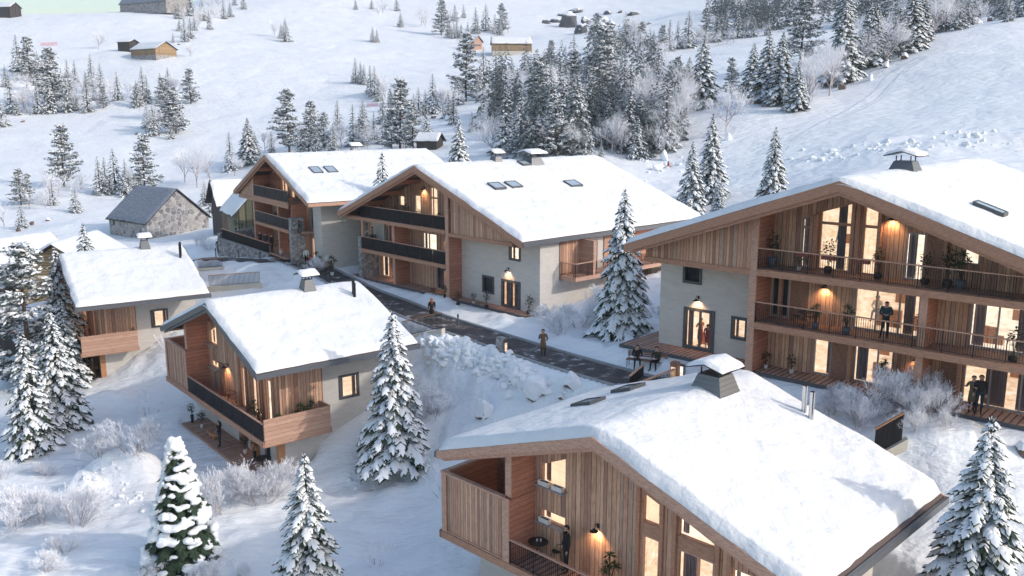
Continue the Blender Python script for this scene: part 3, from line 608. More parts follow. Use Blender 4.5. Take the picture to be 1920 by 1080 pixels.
# ---------------------------------------------------------------- the three small chalets share one design
def small_chalet(key, label, s, am, hm, al, ar, sl, sr, b0, b1, rail, snow, seed, verge, door=True):
    B = Bld(key, 'chalet', label); X = lambda a: a+s
    T = .44 if key == 'F' else .3
    rf, hf = roof(B, X(al), X(am), X(ar), hm, sl, sr, b0, b1, T, snow, seed, .36, 'grey_metal', verge=verge, rough=.035 if key == 'F' else .03, snowin=.16 if key == 'F' else .04)
    top = lambda a: float(hf(np.array(a)))-.17
    FB = 1.55
    m = MB()   # main body in white render
    wall(m, 'a', X(11.0)-.25, .25, FB+.3, b1-.5, -3, top(X(11.0)), [(5.6, 7.0, 3.82, 5.36)])
    wall(m, 'b', b1-.6, .25, X(-3.6), X(10.7), -1, top, brk=[X(am)]); wall(m, 'a', X(-3.85), .25, 3.2, b1-.4, -3, top(X(-3.8))); 
    holes = [(X(.6), X(1.9), .9, 1.8), (X(4.35), X(5.1), 0, 2.1), (X(6.2), X(6.9), 0, 2.1), (X(8.3), X(9.2), .0, 2.1)]
    wall(m, 'b', 1.72, .25, X(-3.6), X(10.75), -1, 2.45, holes)
    B.part('rendered_wall', m, 'white_render')
    m = MB(); m.box(X(10.62), X(11.03), 1.45, 1.85, 0, 2.45); m.box(X(7.3), X(7.5), 1.45, 1.71, 0, 2.45); B.part('corner_post', m, 'orange_wood')  # orange tone puts the lamplight on the corner post into its colour
    window(B, 'b', 1.74, X(.6), X(1.9), .9, 1.8, 'grey_frame', light='window_dark', depth=.2)
    shutter(B, 'b', 1.72, X(4.3), X(5.15), 0, 2.1); window(B, 'b', 1.74, X(6.2), X(6.9), .02, 2.1, 'pale_beam', light='room_dim', depth=.6)
    shutter(B, 'b', 1.72, X(5.2), X(5.55), 0, 2.1); window(B, 'b', 1.74, X(8.3), X(9.2), .02, 2.1, 'grey_frame', light='window_dark', depth=.3)
    # upper front facade
    tA = lambda a: top(a)-.02
    holes = [(X(.35), X(1.72), 4.36, 4.86), (X(5.55), X(6.35), 2.85, 7.3), (X(7.15), X(8.7), 2.85, 7.0), (X(9.4), X(10.35), 2.85, 5.62)]
    m = MB()
    w1 = lambda a: 5.98; m_t = 6.9
    wall(m, 'b', FB, .2, X(0), X(10.9), 2.45, tA, holes+[(X(.35), X(1.72), 5.98, 7.45)], brk=[X(am)]); B.part('plank_facade', m, 'larch_planks')
    m = MB(); m.prism([(X(.35), 6.85), (X(1.72), 7.42), (X(1.72), 7.46), (X(.35), 7.46)], FB-.01, FB+.2, 'b'); B.part('plank_infill', m, 'larch_planks')
    window(B, 'b', FB+.04, X(.35), X(1.72), 5.98, 7.4, 'pale_beam', fw=.05, top=(6.85, 7.42), light='room_tile', depth=.9, glass='pane_glass')
    window(B, 'b', FB+.04, X(.35), X(1.72), 4.36, 4.86, 'pale_beam', fw=.05, light='room_tile', depth=.8)
    m = MB()
    for z in (5.98, 4.36): m.box(X(.2), X(1.78), FB-.3, FB-.002, z-.07, z-.01)
    B.part('window_sill', m, 'grey_frame')
    def head(a): return tA(a)-.06
    window(B, 'b', FB+.04, X(5.55), X(6.35), 6.02, 7.1, 'beam_wood', fw=.05, top=(head(X(5.55))-.9 if False else 7.2, 6.95), light='room_tile', depth=1.0, furn=1)
    m = MB(); m.prism([(X(5.55), 7.2), (X(6.35), 6.95), (X(6.35), 7.31), (X(5.55), 7.31)], FB-.005, FB+.15, 'b'); m.box(X(5.55), X(6.35), FB-.02, FB+.16, 5.5, 6.02); m.box(X(7.15), X(8.7), FB-.02, FB+.16, 5.5, 6.02)
    m.prism([(X(7.15), 6.78), (X(8.7), 6.25), (X(8.7), 7.01), (X(7.15), 7.01)], FB-.005, FB+.15, 'b'); B.part('transom_beam', m, 'beam_wood')
    window(B, 'b', FB+.04, X(7.15), X(8.7), 6.02, 6.8, 'beam_wood', fw=.04, top=(6.78, 6.25), light='room_bright', depth=.9, furn=1)
    window(B, 'b', FB+.04, X(5.55), X(6.35), 2.85, 5.5, 'pale_beam', fw=.06, light='room_light', depth=1.3, furn=1)
    window(B, 'b', FB+.04, X(7.15), X(8.7), 2.85, 5.5, 'pale_beam', fw=.06, light='room_light', depth=1.3, mull=(X(8.0),), curt=[(X(7.25), X(7.95))])
    window(B, 'b', FB+.04, X(9.4), X(10.35), 2.85, 5.62, 'pale_beam', fw=.06, light='room_bright', depth=1.2)
    m = MB()
    for a in (5.3, 6.38, 6.95, 8.78, 9.25, 10.4): m.box(X(a), X(a)+.16, FB-.12, FB-.002, 2.8, min(tA(X(a)), tA(X(a)+.16))-.05)
    B.part('facade_post', m, 'beam_wood')
    if key != 'F': shutter(B, 'b', FB, X(1.95), X(2.85), 2.82, 5.0, 'shutter_panel')
    # wing wall, loggia box on the left
    m = MB(); m.prism([(0, 2.45), (FB+.1, 2.45), (FB+.1, top(X(-.15))), (0.25, top(X(-.15)))], X(-.34), X(0), 'a') if False else m.box(X(-.34), X(0), 0, FB+.1, 2.45, 5.55)
    m.box(X(-.32), X(-.02), .16, FB+.1, 5.552, top(X(-.34))); B.part('wing_wall', m, 'brown_boards')
    m = MB(); m.box(X(-.36), X(-.001), -.04, -.002, 2.45, 5.6); m.box(X(-4.2), X(-3.9), -.04, .0, 2.8, 5.6); m.box(X(-.34), X(-.0), .10, .158, 5.64, top(X(-.34))-.02); B.part('wing_post', m, 'pale_beam')
    m = MB(); m.box(X(-3.9), X(-.36), .03, .1, 2.86, 5.5); B.part('loggia_planks', m, 'larch_planks_fine')
    m = MB(); m.box(X(-4.24), X(-.36), -.06, .16, 5.52, 5.62); m.box(X(-4.24), X(-4.0), .16, 3.3, 5.52, 5.62); m.box(X(-3.9), X(-.36), -.03, .12, 2.8, 2.86); B.part('loggia_rail', m, 'pale_beam')
    m = MB(); m.box(X(-4.2), X(-4.05), .0, 3.3, 2.5, 5.52); m.box(X(-4.05), X(-.3), 3.2, 3.35, 2.5, top(X(-4.0))-.1); B.part('loggia_boards', m, 'brown_boards')
    m = MB(); m.box(X(-1.5), X(-.36), 1.5, 1.62, 2.8, top(X(-1.5))-.05); B.part('loggia_planks', m, 'larch_planks')
    # slab, front beam, side balcony
    m = MB(); m.box(X(-4.05), X(12.3), .05, FB, 2.5, 2.78); m.box(X(-4.05), X(-.3), FB, 3.2, 2.5, 2.78); m.box(X(11.0), X(12.3), FB, 4.15, 2.5, 2.78); B.part('balcony_floor', m, 'deck_boards')
    m = MB(); m.box(X(-4.3), X(12.42), -.09, .05, 2.46, 2.79); m.box(X(12.3), X(12.45), -.09, 4.3, 2.44, 2.74); m.box(X(-4.34), X(-4.2), -.09, 3.2, 2.46, 2.79); B.part('balcony_beam', m, 'beam_wood')
    railing(B, rail, (X(0.02), -.0), (X(12.36), -.0), 2.8, 1.08)
    railing(B, 'boards', (X(12.44), .0), (X(12.44), 4.2), 2.8, 1.32, rail='pale_beam'); railing(B, 'boards', (X(12.4), 4.2), (X(11.05), 4.2), 2.8, 1.32)
    m = MB(); m.box(X(11.02), X(11.1), FB+.1, 4.45, 2.8, top(X(11.1))-.02); B.part('side_planks', m, 'larch_planks')
    window(B, 'a', X(11.0)-.02, 5.6, 7.0, 3.82, 5.36, 'dark_frame', fw=.14, light='room_light', depth=.9, sgn=-1, furn=0, out=.08)
    purlins(B, rf, hf, X(al), X(ar), b0, FB, [X(am), X(am)-2.6, X(am)-5.2, X(am)+3.3, X(ar)-1.1])
    # ground deck
    m = MB(); m.box(X(-1.7), X(10.1), .0, 1.72, -.12, 0); B.part('deck', m, 'deck_boards'); m = MB(); m.box(X(-1.72), X(10.12), -.05, -.001, -.22, -.01); B.part('deck_edge', m, 'beam_wood')
    wall_lamp(B, X(3.42), FB, 5.1, watts=60)
    return B, rf, hf
m = mat('room_tile', (.5, .45, .4), .8); N = NT(m); br = N.n('TexBrick', i_Scale=1.0); br.offset = 0
N.t.links.new(N.mapping(N.obj(), (1, 1, 1)), br.inputs['Vector']); v3 = N.obj(); sx = N.n('SeparateXYZ'); N.t.links.new(v3, sx.inputs[0])
cx = N.n('CombineXYZ'); N.t.links.new(N.math('ADD', sx.outputs[0], sx.outputs[1]), cx.inputs[0]); N.t.links.new(sx.outputs[2], cx.inputs[1]); N.t.links.new(cx.outputs[0], br.inputs['Vector'])
for k_, v_ in (('Color1', (.95, .72, .50, 1)), ('Color2', (.90, .66, .46, 1)), ('Mortar', (.5, .33, .22, 1)), ('Mortar Size', .008), ('Brick Width', .5), ('Row Height', .25)): br.inputs[k_].default_value = v_
N.t.links.new(br.outputs[0], N.b.inputs['Emission Color']); N.b.inputs['Emission Strength'].default_value = .85

BF, rF, hF = small_chalet('F', 'nearest timber chalet at bottom right with snowy roof, slate chimney and two steel flues', 0, 4.65, 9.65, -4.0, 13.3, .341, .341, -.45, 10.3, 'bars', 'snow_roof_grainy', 3, 'pale_beam')
chimney(BF, rF, hF, 4.95, 7.1, .92, .95, .95); flues(BF, rF, hF, [(7.85, 9.3), (8.25, 9.15)], 1.55, 'steel', .11)
skylight(BF, rF, hF, -.6, .5, 4.4, 5.5, .56, 'window_dark'); skylight(BF, rF, hF, -.6, .5, 7.2, 8.4, .56, 'window_dark')
BC2, rC2, hC2 = small_chalet('C2', 'middle small chalet with dark glass balcony, snowy roof and pink boarded corner parapet', -12.5, 5.9, 9.95, -2.9, 13.2, .36, .385, -.6, 10.1, 'glass', 'snow_roof', 5, 'grey_metal')
chimney(BC2, rC2, hC2, -6.3, 6.1, .52, .85, 1.25); flues(BC2, rC2, hC2, [(-4.9, 8.7), (-4.6, 8.6)], 1.2, 'dark_metal', .1)
BC1, rC1, hC1 = small_chalet('C1', 'leftmost small chalet with snowy roof, a lone window and boarded corner balcony', -12.5, 6.2, 9.85, -2.3, 14.7, .34, .34, -.4, 9.7, 'glass', 'snow_roof', 9, 'grey_metal')
chimney(BC1, rC1, hC1, -6.0, 6.4, .5, .85, 1.2); flues(BC1, rC1, hC1, [(-3.9, 8.9), (-3.6, 8.8)], 1.5, 'dark_metal', .1)
# ---------------------------------------------------------------- large chalet on the right
BE = Bld('E', 'large_chalet', 'largest chalet on the right with three storeys of balconies and a glazed gable')
rE, hE = roof(BE, -7.5, 4.45, 16.6, 10.4, .35, .35, -1.2, 21.6, .34, 'snow_roof', 11, .46, 'grey_metal', verge='beam_wood', snowin=.06)
tE = lambda a: float(hE(np.array(a)))-.18
m = MB(); wall(m, 'b', 2.0, .3, -7.0, -.3, -.6, 5.5, [(-5.35, -3.35, .02, 2.45), (-2.32, -1.3, 1.05, 2.36), (-5.5, -4.28, 3.84, 4.95)])
wall(m, 'a', -7.0, .3, 2.3, 20.5, -2, tE(-7.0)); wall(m, 'b', 20.5, .3, -7, 16.2, -1, tE, brk=[4.45]); wall(m, 'a', 15.9, .3, 2.3, 20.5, -1, tE(16.2)); BE.part('rendered_wall', m, 'white_render')
window(BE, 'b', 2.05, -5.35, -3.35, .02, 2.45, 'dark_frame', fw=.17, light='room_light', depth=1.8, mull=(-4.3,), out=.12, name='glass_door', furn=2)
window(BE, 'b', 2.05, -2.32, -1.3, 1.05, 2.36, 'dark_frame', fw=.17, light='room_light', depth=.8, out=.12); window(BE, 'b', 2.05, -5.5, -4.28, 3.84, 4.95, 'dark_frame', fw=.15, light='window_dark', depth=.4, out=.12)
m = MB(); wall(m, 'b', 0, .2, -6.8, -.36, 5.5, tE); wall(m, 'a', -6.8, .2, .2, 2.0, 5.5, tE(-6.8)); BE.part('gable_planks', m, 'larch_planks')
m = MB(); m.box(-6.85, -.35, -.08, .14, 5.2, 5.498); m.box(-6.8, -.35, .14, 2.0, 5.3, 5.44); BE.part('gable_beam', m, 'beam_wood')
def hs(a, o=.35): return tE(a)-o
holes = [(2.55, 3.5, .05, 2.1), (4.65, 6.62, .05, 2.1), (9.85, 13.6, .05, 2.15), (.08, 1.02, 2.8, 4.95), (4.5, 7.65, 2.8, 4.98), (9.9, 13.2, 2.8, 4.98),
         (1.5, 1.98, 5.6, 8.4), (2.45, 4.15, 5.6, 9.15), (4.65, 5.45, 5.6, 9.2), (6.73, 7.64, 5.6, 7.9), (9.35, 10.05, 6.65, 7.45), (12.3, 13.5, 5.6, 6.9)]
m = MB(); wall(m, 'b', 1.8, .2, 0, 15.9, 0, tE, holes, brk=[4.45]); BE.part('plank_facade', m, 'larch_planks')
m = MB(); m.prism([(2.45, 8.62), (4.15, 9.14), (4.15, 9.16), (2.45, 9.16)], 1.79, 1.99, 'b'); m.prism([(4.65, 9.2), (5.45, 8.93), (5.45, 9.21), (4.65, 9.21)], 1.79, 1.99, 'b'); m.prism([(1.5, 8.15), (1.98, 8.3), (1.98, 8.41), (1.5, 8.41)], 1.79, 1.99, 'b'); BE.part('plank_infill', m, 'larch_planks')
window(BE, 'b', 1.85, 2.55, 3.5, .05, 2.1, light='room_light', curt=[(3.2, 3.45)]); window(BE, 'b', 1.85, 4.65, 6.62, .05, 2.1, light='room_light', depth=1.6, mull=(5.85,), curt=[(4.75, 5.3)], cm='curtain_blue', furn=3)
window(BE, 'b', 1.85, 9.85, 13.6, .05, 2.15, light='room_light', depth=1.6, mull=(11.0, 12.3), curt=[(10.75, 11.65), (12.1, 13.4)], furn=2)
window(BE, 'b', 1.85, .08, 1.02, 2.8, 4.95, light='window_dark', depth=.3); window(BE, 'b', 1.85, 4.5, 7.65, 2.8, 4.98, light='room_light', depth=2.0, mull=(5.58, 6.68), curt=[(6.85, 7.35)], furn=4)
window(BE, 'b', 1.85, 9.9, 13.2, 2.8, 4.98, light='room_bright', depth=1.6, mull=(11.08, 12.25), curt=[(10.0, 10.5), (11.85, 12.2)], furn=3)
window(BE, 'b', 1.85, 1.5, 1.98, 5.6, 8.3, light='room_light', top=(8.15, 8.3), depth=.9, trans=(7.7,), curt=[(1.55, 1.92)], cm='curtain_blue')
window(BE, 'b', 1.85, 2.45, 4.15, 5.6, 9.1, 'beam_wood', light='room_light', top=(8.62, 9.14), depth=1.8, trans=(8.0,), curt=[(3.3, 3.75)], cm='curtain_blue', furn=2)
window(BE, 'b', 1.85, 4.65, 5.45, 5.6, 9.1, 'beam_wood', light='room_light', top=(9.2, 8.93), depth=1.8, trans=(8.0,), furn=1)
window(BE, 'b', 1.85, 6.73, 7.64, 5.6, 7.9, light='room_bright', curt=[(6.8, 7.2)], cm='curtain_blue'); window(BE, 'b', 1.85, 9.35, 10.05, 6.65, 7.45, light='room_bright', depth=.6); window(BE, 'b', 1.85, 12.3, 13.5, 5.6, 6.9, light='room_light')
for r0, r1, h0, h1 in ((3.55, 4.55, .0, 2.12), (8.83, 9.75, 0, 2.12), (1.12, 2.1, 2.8, 4.95), (7.7, 8.55, 5.6, 7.85)): shutter(BE, 'b', 1.8, r0, r1, h0, h1)
m = MB()
for a, z0, z1 in ((.62, 2.75, 5.3), (2.1, 5.6, 8.35), (2.3, 5.6, 8.4), (4.2, 5.6, 9.4), (4.43, 5.6, 9.5), (5.5, 5.6, 9.1), (4.52, 0, 2.4), (8.6, 5.6, 7.95), (9.7, 0, 2.4)): m.box(a-.09, a+.09, 1.56, 1.79, z0, min(z1, tE(a)-.2))
BE.part('facade_post', m, 'beam_wood')
m = MB(); m.box(-.35, 0, 0.04, 1.8, 0, tE(-.35)); m.box(-.35, -.001, 1.8, 2.0, 0, 5.5); m.box(8.12, 8.42, .25, 1.8, 0, 5.3); BE.part('wing_wall', m, 'brown_boards')
m = MB(); m.box(-.37, .02, -.06, .038, -.1, tE(-.37)-.1); m.box(8.1, 8.44, .2, .248, 0, 5.3); BE.part('wing_post', m, 'pale_beam')
for zb, nm in ((2.75, 'balcony_floor'), (5.58, 'balcony_floor')):
    BE.box(nm, 'deck_boards_fine', (.02, 15.9, .1, 1.8, zb-.22, zb)); BE.box('balcony_beam', 'beam_wood', (.03, 16.2, -.1, .1, zb-.36, zb-.02)); railing(BE, 'bars', (.04, .0), (16.1, .0), zb, 1.1)
purlins(BE, rE, hE, 0, 0, -1.2, 1.8, [4.45, 8.6, 12.4, .6, -4.6], .2)
m = MB(); m.box(-8.5, 16, .28, 2.0, -.12, 0); m.box(-8.5, -7.02, 2.0, 5.5, -.12, 0); BE.part('deck', m, 'deck_boards'); m = MB(); m.box(-8.55, 16.1, .18, .278, -.25, -.01); m.box(-8.6, -8.502, .2, 2.3, -.25, -.01); BE.part('deck_edge', m, 'dark_frame')
chimney(BE, rE, hE, 4.6, 7.4, .85, .62, 1.05); skylight(BE, rE, hE, 8.9, 10.3, 4.2, 5.1, .45, 'sky_glass')
wall_lamp(BE, -4.45, 2.0, 3.1, watts=45); wall_lamp(BE, 6.04, 1.8, 8.62, watts=60); wall_lamp(BE, 2.95, 1.8, 4.85, watts=60); wall_lamp(BE, 7.75, 1.8, 1.9, watts=20)
# ---------------------------------------------------------------- large chalet in the middle
BB = Bld('B', 'large_chalet', 'middle large chalet with dark glass balconies, a warm lit gable and three roof windows')
rB, hB = roof(BB, -14.72, -3.2, 9.4, 10.4, .405, .379, -.9, 20.5, .3, 'snow_roof', 21, .42, 'grey_metal', verge='beam_wood')
tB = lambda a: float(hB(np.array(a)))-.18
m = MB(); wall(m, 'b', 1.3, .3, 0, 8.9, -.6, 5.2, [(2.5, 3.9, .75, 2.15), (4.75, 6.85, .02, 2.15), (5.6, 6.85, 3.7, 4.86)]); wall(m, 'b', 1.5, .2, 6.9, 8.9, 5.2, tB)
wall(m, 'a', 8.6, .3, 1.6, 20, -1, tB(8.9), [(13.0, 14.2, .1, 2.2)]); wall(m, 'b', 20, .3, -14, 8.9, -1, tB, brk=[-3.2]); wall(m, 'a', -13.9, .3, 2, 20, -1, tB(-13.9)); BB.part('rendered_wall', m, 'white_render')
window(BB, 'b', 1.35, 2.5, 3.9, .75, 2.15, 'dark_frame', fw=.15, light='window_dark', depth=.3, out=.1); window(BB, 'b', 1.35, 4.75, 6.85, .02, 2.15, 'dark_frame', fw=.17, light='room_dim', depth=1, out=.12, mull=(5.8,), curt=[(5.0, 5.7), (5.9, 6.6)], name='glass_door')
window(BB, 'b', 1.35, 5.6, 6.85, 3.7, 4.86, 'dark_frame', fw=.15, light='room_bright', depth=.8, out=.12)
m = MB(); wall(m, 'b', 0, .2, .3, 7.15, 5.3, tB); BB.part('gable_planks', m, 'larch_planks'); m = MB(); m.box(.02, 7.4, -.08, .14, 5.02, 5.298); m.box(.02, 7.4, .14, 1.3, 5.1, 5.24); BB.part('gable_beam', m, 'beam_wood')
holes = [(-9.0, -8.2, 6.6, 7.5), (-6.8, -5.8, 5.5, 7.7), (-4.65, -3.6, 5.5, 8.5), (-2.85, -2.05, 5.5, 8.3), (-11.0, -10.3, 2.75, 4.6), (-5.8, -3.8, 2.75, 4.62), (-3.9, -2.9, 0, 2.1), (-11.9, -10.6, 0.02, 2.2)]
m = MB(); wall(m, 'b', 1.8, .2, -13.9, -.3, 0, tB, holes, brk=[-3.2]); BB.part('plank_facade', m, 'larch_planks')
window(BB, 'b', 1.85, -9.0, -8.2, 6.6, 7.5, light='room_light', depth=.6); window(BB, 'b', 1.85, -6.8, -5.8, 5.5, 7.7, light='room_light', curt=[(-6.3, -5.9)]); window(BB, 'b', 1.85, -4.65, -3.6, 5.5, 8.5, 'pale_beam', light='room_light', trans=(7.6,), depth=1.4)
window(BB, 'b', 1.85, -2.85, -2.05, 5.5, 8.3, 'pale_beam', light='room_light', trans=(7.6,), depth=1.4); window(BB, 'b', 1.85, -11.0, -10.3, 2.75, 4.6, light='window_dark', depth=.3); window(BB, 'b', 1.85, -5.8, -3.8, 2.75, 4.62, light='room_bright', mull=(-4.9,), depth=1.4)
window(BB, 'b', 1.85, -3.9, -2.9, .02, 2.1, light='window_dark', depth=.4, curt=[(-3.8, -3.4)]); window(BB, 'b', 1.85, -11.9, -10.6, .02, 2.2, 'pale_beam', light='room_light', curt=[(-11.8, -11.3)])
m = MB(); m.box(-.35, 0, .02, 1.8, 0, tB(-.35)-1.2 if False else tB(0)-.05); m.box(0.001, .35, 0.21, 1.3, 0, 5.0) if False else None; m.box(-8.0, -7.7, .3, 1.8, 0, 5.2); m.box(-10.3, -7.55, 1.7, 1.798, 2.75, 5.2); BB.part('wing_wall', m, 'brown_boards')
m = MB(); m.box(-.37, .02, -.06, .018, -.1, tB(.02)-.1); m.box(-8.02, -7.68, .24, .298, 0, 5.2); m.box(-10.35, -10.15, 1.5, 1.69, 0, 5.2); m.box(-12.45, -12.2, .1, .35, 2.75, 5.2); BB.part('wing_post', m, 'pale_beam')
BB.box('stone_pillar', 'pillar_stone', (-12.9, -12.35, .0, 1.8, -.2, 3.75))
for zb, a0 in ((2.72, -12.3), (5.5, -14.3)):
    BB.box('balcony_floor', 'deck_boards_fine', (a0, -.36, .1, 1.8, zb-.22, zb)); BB.box('balcony_beam', 'beam_wood', (a0-.1, -.36, -.1, .1, zb-.34, zb-.03)); railing(BB, 'glass', (a0+(0 if zb < 3 else 1.9), .0), (-.38, .0), zb, 1.05)
BB.box('balcony_wall', 'white_render', (-13.0, -11.1, 1.6, 1.79, 2.75, 5.2))
purlins(BB, rB, hB, 0, 0, -.9, 1.8, [-3.2, -6.0, -8.8, -11.4, 3.0], .2)
m = MB(); m.box(-14.4, 8.4, .25, 1.8, -.12, 0); BB.part('deck', m, 'deck_boards'); m = MB(); m.box(-14.45, 8.45, .15, .248, -.25, -.01); BB.part('deck_edge', m, 'dark_frame')
# side balcony facing right
BB.box('side_balcony_floor', 'pale_beam', (8.9, 10.5, 3.4, 16.5, 2.4, 2.68)); BB.box('side_wing', 'pale_boards', (8.9, 10.4, 5.4, 5.65, 2.68, 5.25)); BB.box('side_planks', 'larch_planks', (8.902, 8.98, 3.3, 6.6, 2.3, 5.3), (8.902, 8.98, 8.2, 12, 2.7, 5.3))
BB.box('side_boards', 'brown_boards', (8.902, 8.99, 12.001, 16.6, 2.7, 5.3)); railing(BB, 'bars', (10.4, 5.7), (10.4, 16.4), 2.68, 1.05); railing(BB, 'bars', (10.4, 3.45), (10.4, 5.38), 2.68, 1.05); railing(BB, 'bars', (8.95, 3.45), (10.38, 3.45), 2.68, 1.05)
window(BB, 'a', 8.92, 6.7, 7.5, 2.72, 4.95, 'pale_beam', light='room_light', depth=.5, sgn=-1)
skylight(BB, rB, hB, 1.3, 2.3, 2.9, 4.1, .40, 'room_pink'if False else 'sky_glass'); skylight(BB, rB, hB, 1.3, 2.3, 4.7, 5.9, .4, 'sky_glass'); skylight(BB, rB, hB, 1.9, 2.9, 10.9, 12.3, .4, 'sky_glass'); skylight(BB, rB, hB, -2.2, -1.4, 9.4, 10.4, .4, 'sky_glass')
chimney(BB, rB, hB, -2.9, 7.6, .55, .55, 1.1); chimney(BB, rB, hB, -2.2, 11.2, .95, .7, 1.05)
wall_lamp(BB, 5.55, 1.3, 3.0, watts=45); wall_lamp(BB, -5.35, 1.8, 8.4, watts=60); wall_lamp(BB, -2.2, 1.8, 4.75, watts=45); wall_lamp(BB, -2.4, 1.8, 2.0, watts=30); wall_lamp(BB, -9.2, 1.6, 1.7, watts=40)
# ---------------------------------------------------------------- large chalet at the back
BA = Bld('A', 'large_chalet', 'rear large chalet with stone pillar, steep gable and walled terrace, two roof windows')
rA, hA = roof(BA, -5.1, 4.63, 15.0, 9.97, .426, .368, -.4, 17.5, .34, 'snow_roof', 31, .38, 'pale_beam', verge='beam_wood')
tA_ = lambda a: float(hA(np.array(a)))-.18
m = MB(); wall(m, 'b', 1.7, .3, 10.9, 12.8, -2.5, 5.9); wall(m, 'a', 12.5, .3, 2.0, 16.5, -2.6, tA_(12.8), []); wall(m, 'b', 16.5, .3, -4, 12.8, -.5, tA_, brk=[4.63]); wall(m, 'a', -.2, .25, 2, 16.5, -.5, 5.6)
m.box(12.8, 12.83, 2.2, 16.4, 2.9, 2.96); BA.part('rendered_wall', m, 'white_render')
holes = [(2.9, 4.6, 5.8, 7.6), (1.3, 2.2, 5.8, 7.6), (5.4, 6.4, 5.8, 8.3), (1.3, 3.4, .1, 2.3), (5.1, 6.6, .1, 2.3), (10.1, 10.8, 3.2, 5.2), (10.1, 10.8, .1, 2.4)]
m = MB(); wall(m, 'b', 1.8, .2, 0, 10.9, 0, tA_, holes, brk=[4.63]); BA.part('plank_facade', m, 'larch_planks')
window(BA, 'b', 1.85, 1.3, 2.2, 5.8, 7.6, light='black', depth=.3); window(BA, 'b', 1.85, 2.9, 4.6, 5.8, 7.6, 'pale_beam', light='room_dim', mull=(3.7,)); window(BA, 'b', 1.85, 5.4, 6.4, 5.8, 8.3, 'pale_beam', light='room_light')
window(BA, 'b', 1.85, 1.3, 3.4, .1, 2.3, light='room_light', curt=[(1.4, 1.9)]); window(BA, 'b', 1.85, 5.1, 6.6, .1, 2.3, light='room_light', curt=[(5.2, 5.8)]); window(BA, 'b', 1.85, 10.1, 10.8, 3.2, 5.2, light='window_dark', depth=.4); window(BA, 'b', 1.85, 10.1, 10.8, .1, 2.4, 'pale_beam', light='room_light', depth=.6)
m = MB(); m.box(-.3, 0, .02, 1.8, 0, tA_(-.3)); m.box(5.6, 5.85, .3, 1.8, 0, 5.7); m.box(.05, 2.9, 1.72, 1.798, 5.8, tA_(.05)); m.box(9.0, 9.2, .3, 1.8, 3, 5.7); BA.part('wing_wall', m, 'brown_boards')
m = MB(); m.box(-.32, .02, -.06, .018, 0, tA_(-.32)-.1); m.box(5.58, 5.87, .24, .298, 0, 5.7); BA.part('wing_post', m, 'pale_beam')
m = MB(); wall(m, 'b', .02, .18, -4.4, -.33, 5.5, lambda a: tA_(a)-.05); BA.part('gable_planks', m, 'larch_planks'); m = MB(); m.box(-4.5, 9.3, -.08, .02, 5.15, 5.5); BA.part('gable_beam', m, 'beam_wood')
BA.box('stone_pillar', 'pillar_stone', (9.25, 9.9, -.05, 1.2, -.3, 4.3)); BA.box('side_planks', 'larch_planks', (10.0, 10.9, 1.5, 1.79, 0, 5.9)) if False else None
for zb in (3.15, 5.75): BA.box('balcony_floor', 'deck_boards_fine', (.02, 9.2, .1, 1.8, zb-.22, zb)); BA.box('balcony_beam', 'beam_wood', (.03, 9.24, -.1, .1, zb-.34, zb-.03)); railing(BA, 'glass', (.03, 0), (9.2, 0), zb, 1.05)
railing(BA, 'bars', (9.95, .6), (10.9, .6), 3.15, 1.05); BA.box('balcony_floor', 'deck_boards_fine', (9.92, 10.9, .5, 1.7, 2.9, 3.1))
skylight(BA, rA, hA, 8.6, 9.9, 2.4, 3.4, .38); skylight(BA, rA, hA, 8.6, 9.9, 3.9, 4.9, .38); chimney(BA, rA, hA, 4.2, 9.3, .6, .5, 1.1)
purlins(BA, rA, hA, 0, 0, -.4, 1.8, [4.63, 1.8, 7.6, -2.2], .2)
# terrace of the rear chalet
m = MB(); m.prism([(-.6, -3.2), (4.7, -.4), (9.2, -.4), (9.2, 1.75), (-2.6, 1.75), (-2.6, -.5)], .35, .5, 'h'); BA.part('deck', m, 'deck_boards_fine')
p0, p1, p2 = Vector(wpt('A', -.5, -3.45, 0)), Vector(wpt('A', 4.9, -.5, 0)), Vector(wpt('A', -3.4, 1.5, 0))
def terrace(pa, pb, ha_, hb, label, nm='stone_wall'):
    d = (pb-pa); L = math.hypot(d.x, d.y); r = empty(nm, pa, math.atan2(d.y, d.x), label, 'wall'); m = MB(); m.prism([(0, -2.5), (L, -2.5), (L, hb), (0, ha_)], -.14, .14, 'b'); m.build('masonry', MT['pillar_stone'], r); m = MB(); m.prism([(-.05, ha_+.003), (L, hb+.003), (L, hb+.08), (-.05, ha_+.08)], -.18, .18, 'b'); m.build('coping', MT['concrete'], r)
terrace(p0, p1, 1.45, .35, 'grey stone terrace wall of the rear chalet, sloping down to the path'); terrace(p2, p0+Vector((-.3, .2, 0)), 1.9, 1.9, 'short return wall at the far left end of the terrace')
TW0, TW1 = p0+Vector((.1, 0, 1.53)), p1+Vector((0, 0, .43))
